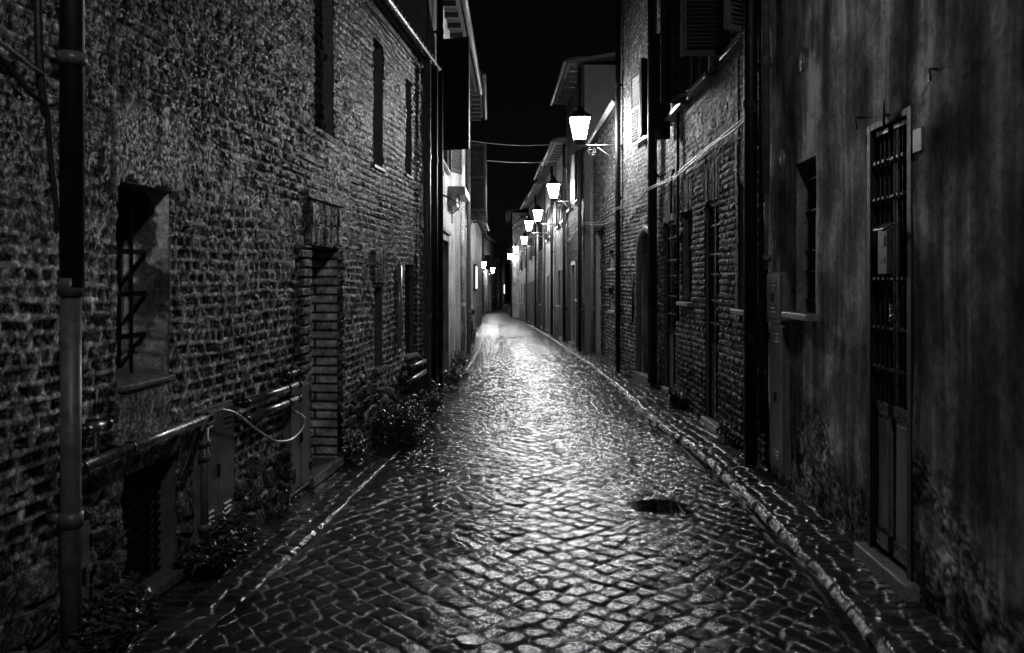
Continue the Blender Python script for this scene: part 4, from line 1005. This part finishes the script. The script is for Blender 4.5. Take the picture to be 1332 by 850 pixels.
# ================================================================== CABLES
WBx = WB
def wallcable(label, pts, r, mat='cable', group='cables slung along the right facades'):
    m = MB(); m.tube(spline(pts, 6), r, 6); tag(m.build('cable', M[mat], smooth=True), label, 'cable', group)
def RP(d, px, py): return ((px-CX)/F*d, d, CH+(HY-py)/F*d)
for k, (dz, dn, lab) in enumerate(((0, 0, 'upper cable slung along the right facades above the barred doors'), (-.035, .01, 'lower cable slung along the right facades above the barred doors'))):
    pts = [WB.pt(.02, 3.20+dz, .08+dn), WB.pt(.7, 3.17+dz*1.3, .07+dn), WB.pt(1.7, 3.16+dz*.8, .06+dn), WB.pt(2.9, 3.12+dz*1.4, .07+dn), WB.pt(4.1, 3.10+dz, .06+dn), WB.pt(5.2, 3.08+dz, .2+dn), WC.pt(1.2, 3.0+dz, .06+dn), WC.pt(2.35, 2.98+dz, .16+dn), WE.pt(.9, 2.94+dz, .1), WE.pt(2.9, 2.98+dz*2, .07+dn), WE.pt(4.8, 3.1+dz, .30+dn), RW[0].pt(.3, 3.1+dz, .07), RW[0].pt(2.4, 2.9+dz, .07), RW[0].pt(4.4, 2.85+dz, .07)]
    wallcable(lab, pts, .009, 'rope')
for (py0, py1, lab) in ((183, 187, 'upper of two thin cables strung across the street against the night sky'), (206, 209, 'lower of two thin cables strung across the street against the night sky')):
    a = np.array(RP(23.0, 609, py0)); b = np.array(RP(26., 731, py1)); pts = [a+(b-a)*t+np.array((0, 0, -.10*4*t*(1-t))) for t in np.linspace(0, 1, 9)]
    a2 = np.array((-1.25, 23., a[2])); pts = [a2]+pts
    m = MB(); m.tube([tuple(p) for p in pts], .010, 6); tag(m.build('overhead_cable', M['cable_pale'], smooth=True), lab, 'cable', 'thin cables across the street')

# ================================================================== WEEDS
def weed(cx, cy, rx, ry, hh, n, label, seed, leaf=.035, tall=0, z=None):
    rng = random.Random(seed); z0 = (zgf(cy)+.02) if z is None else z
    r = root('weed_clump', (cx, cy, z0), label, 'plant', 'weeds growing along the wall feet')
    vs = []; fs = []; st = MB()
    ns = max(10, n//26)
    for s_ in range(ns):
        a = rng.uniform(0, 2*math.pi); q = math.sqrt(rng.random()); bx, by = cx+rx*.55*q*math.cos(a), cy+ry*.55*q*math.sin(a)
        L = hh*rng.uniform(.5, 1.12)*(1-.35*q); tx = cx+rx*q*1.05*math.cos(a)+rng.uniform(-.04, .04); ty = cy+ry*1.05*q*math.sin(a)+rng.uniform(-.04, .04)
        pts = [(bx, by, z0-.02), ((bx+tx)/2+rng.uniform(-.02, .02), (by+ty)/2, z0+L*.6), (tx, ty, z0+L)]
        sp = spline(pts, 5); st.tube(sp, .0028, 4, False)
        for k in range(n//ns):
            t = rng.uniform(.12, 1)**.8; p = sp[min(len(sp)-1, int(t*(len(sp)-1)))]; l = leaf*rng.uniform(.5, 1.3); w = l*rng.uniform(.3, .5)
            az = rng.uniform(0, 2*math.pi); el = rng.uniform(-.5, 1.0)
            dx = math.cos(az)*math.cos(el); dy = math.sin(az)*math.cos(el); dz = math.sin(el); px, py_ = -math.sin(az), math.cos(az)
            o_ = [p[0]+rng.uniform(-.02, .02), p[1]+rng.uniform(-.02, .02), max(z0+.005, p[2]+rng.uniform(-.02, .02))]
            tw = rng.uniform(-.5, .5); b0 = len(vs)
            vs += [tuple(o_), (o_[0]+dx*l*.5+px*w, o_[1]+dy*l*.5+py_*w, o_[2]+dz*l*.5+tw*w), (o_[0]+dx*l, o_[1]+dy*l, o_[2]+dz*l-.15*l), (o_[0]+dx*l*.5-px*w, o_[1]+dy*l*.5-py_*w, o_[2]+dz*l*.5-tw*w)]
            fs.append((b0, b0+1, b0+2, b0+3))
    m = MB(); m.v = vs; m.f = fs
    m.build('leaves', M['leaf'], r); st.build('stems', M['stem'], r)
    return r
LX = lambda d: float(np.interp(d, wL[0], wL[1]))
weed(LX(8.1)+.30, 8.15, .28, .62, .42, 3600, 'largest bushy weed clump at the foot of the left brick wall', 1, .034)
weed(LX(7.15)+.10, 7.15, .12, .35, .22, 900, 'small low weeds on the left pavement just before the largest bushy clump', 2, .026)
weed(LX(9.8)+.22, 9.9, .24, .42, .34, 2000, 'second bushy weed clump on the left, at the foot of the drainpipes', 3)
weed(LX(12.0)+.24, 12.1, .21, .30, .36, 1500, 'round dark weed bush before the pale stucco house', 4)
weed(LX(14.6)+.16, 14.6, .16, .5, .42, 1200, 'taller thin weeds along the pale stucco house', 5)
weed(LX(10.9)+.05, 10.9, .06, .2, .62, 400, 'upright straggly weed in front of the pale house door', 6)
weed(LX(4.45)+.13, 4.5, .14, .38, .24, 1600, 'leafy weeds below the wide utility cabinet', 7, .036)
weed(LX(3.3)+.14, 3.45, .15, .36, .26, 1500, 'leafy weeds around the base of the near drainpipe', 8, .04)
weed(LX(5.6)+.08, 5.5, .07, .25, .10, 400, 'sparse low weeds below the narrow cabinet', 9, .02)
weed(2.20, 10.25, .17, .30, .26, 1500, 'dark weed bush on the right pavement before the second barred door', 10)
weed(2.18, 7.9, .05, .25, .30, 300, 'wispy weeds at the foot of the right brick wall', 11, .03)
weed(2.02, 13.6, .05, .3, .22, 250, 'small weeds at the foot of the arched-door house', 12, .03)

# ================================================================== BICYCLES
def bicycle(x, y, z, rot, lean, label):
    r = root('bicycle', (x, y, z), label, 'bicycle', 'bicycles leaning on the left wall')
    def bld(m, name, mat, par): return m.build(name, M[mat], par, smooth=True)
    # built around origin, then the root is turned
    r.location = (0, 0, 0)
    R = .33
    for wy in (-.52, .52):
        m = MB(); m.tube([(0, wy+R*math.cos(2*math.pi*k/24), .35+R*math.sin(2*math.pi*k/24)) for k in range(25)], .019, 6, False); w = bld(m, 'wheel', 'rubber', r)
        s = MB()
        for k in range(12): a = 2*math.pi*k/12; s.tube([(0, wy, .35), (0, wy+(R-.02)*math.cos(a), .35+(R-.02)*math.sin(a))], .003, 3, False)
        s.tube([(-.04, wy, .35), (.04, wy, .35)], .02, 8); s.build('spokes', M['steel'], w)
        f = MB(); f.tube([(0, wy+(R+.035)*math.cos(a), .35+(R+.035)*math.sin(a)) for a in np.linspace(.2, 2.8, 12)], .016, 5); f.build('mudguard', M['steel'], w)
    m = MB(); bb = (0, -.08, .30); st = (0, -.22, .80); hd = (0, .34, .84); hb = (0, .38, .68)
    for a, b in ((bb, st), (st, hd), (bb, hb), (hd, hb), (bb, (0, -.52, .35)), (st, (0, -.52, .35)), (hb, (0, .52, .35))): m.tube([a, b], .016, 8)
    bld(m, 'frame', 'iron', r)
    m = MB(); m.tube([(0, .34, .84), (0, .32, .98)], .013, 6); m.tube(spline([(-.28, .18, .98), (-.22, .28, 1.0), (0, .33, .98), (.22, .28, 1.0), (.28, .18, .98)]), .012, 6); bld(m, 'handlebar', 'steel', r)
    m = MB(); m.hexa([(-.03, -.02, .90), (.03, -.02, .90), (.09, -.32, .90), (-.09, -.32, .90), (-.02, -.02, .94), (.02, -.02, .94), (.08, -.34, .965), (-.08, -.34, .965)]); m.tube([st, (0, -.24, .90)], .013, 6); m.build('saddle', M['rubber'], r, bev=.01)
    m = MB(); m.tube([(-.03, -.08, .30), (.03, -.08, .30)], .06, 10); m.tube([(.04, -.08, .30), (.05, -.04, .16)], .008, 5); m.box(.03, .13, -.06, -.01, .15, .17); m.tube([(-.04, -.08, .30), (-.05, -.12, .44)], .008, 5); m.box(-.13, -.03, -.15, -.10, .43, .45); m.build('pedals', M['iron'], r)
    m = MB(); m.hexa([(-.11, .46, .80), (.11, .46, .80), (.11, .66, .80), (-.11, .66, .80), (-.15, .42, 1.0), (.15, .42, 1.0), (.15, .70, 1.0), (-.15, .70, 1.0)]); m.build('basket', M['iron'], r)
    r.location = (x, y, z); r.rotation_euler = (0, math.radians(lean), math.radians(rot))
    return r
bicycle(-1.06, 20.6, zgf(20.6)+.05, 178, 8, 'dark bicycle with a basket leaning on the left wall, the nearer one')
bicycle(-1.10, 22.6, zgf(22.6)+.05, 3, -8, 'dark bicycle with a basket leaning on the left wall, the farther one')

# ================================================================== LIGHT, SKY, CAMERA
w = bpy.data.worlds.new('World'); scene.world = w; w.use_nodes = True; nt = w.node_tree; nt.nodes.clear()
out = nt.nodes.new('ShaderNodeOutputWorld'); bg = nt.nodes.new('ShaderNodeBackground'); sky = nt.nodes.new('ShaderNodeTexSky'); bw = nt.nodes.new('ShaderNodeRGBToBW')
sky.sky_type = 'NISHITA'; sky.sun_disc = False; sky.sun_elevation = math.radians(8); sky.sun_rotation = math.radians(200)
nt.links.new(sky.outputs[0], bw.inputs[0]); nt.links.new(bw.outputs[0], bg.inputs[0]); bg.inputs[1].default_value = .0005; nt.links.new(bg.outputs[0], out.inputs[0])
sl = bpy.data.lights.new('moon', 'SUN'); sl.energy = .004; sl.angle = math.radians(.5); so = bpy.data.objects.new('moon', sl); COL.objects.link(so); so.rotation_euler = (math.radians(60), 0, math.radians(-20))
cam = bpy.data.cameras.new('camera'); co = bpy.data.objects.new('camera', cam); COL.objects.link(co)
co.location = (0, 0, CH); co.rotation_euler = (math.radians(90), 0, 0); cam.sensor_width = 36; cam.lens = F/1332*36; cam.shift_y = -(425-HY)/1332; cam.clip_end = 5000; cam.clip_start = .05
scene.camera = co
scene.render.resolution_x = 1024; scene.render.resolution_y = 653
scene.view_settings.view_transform = 'Standard'; scene.view_settings.look = 'None'; scene.view_settings.exposure = 0
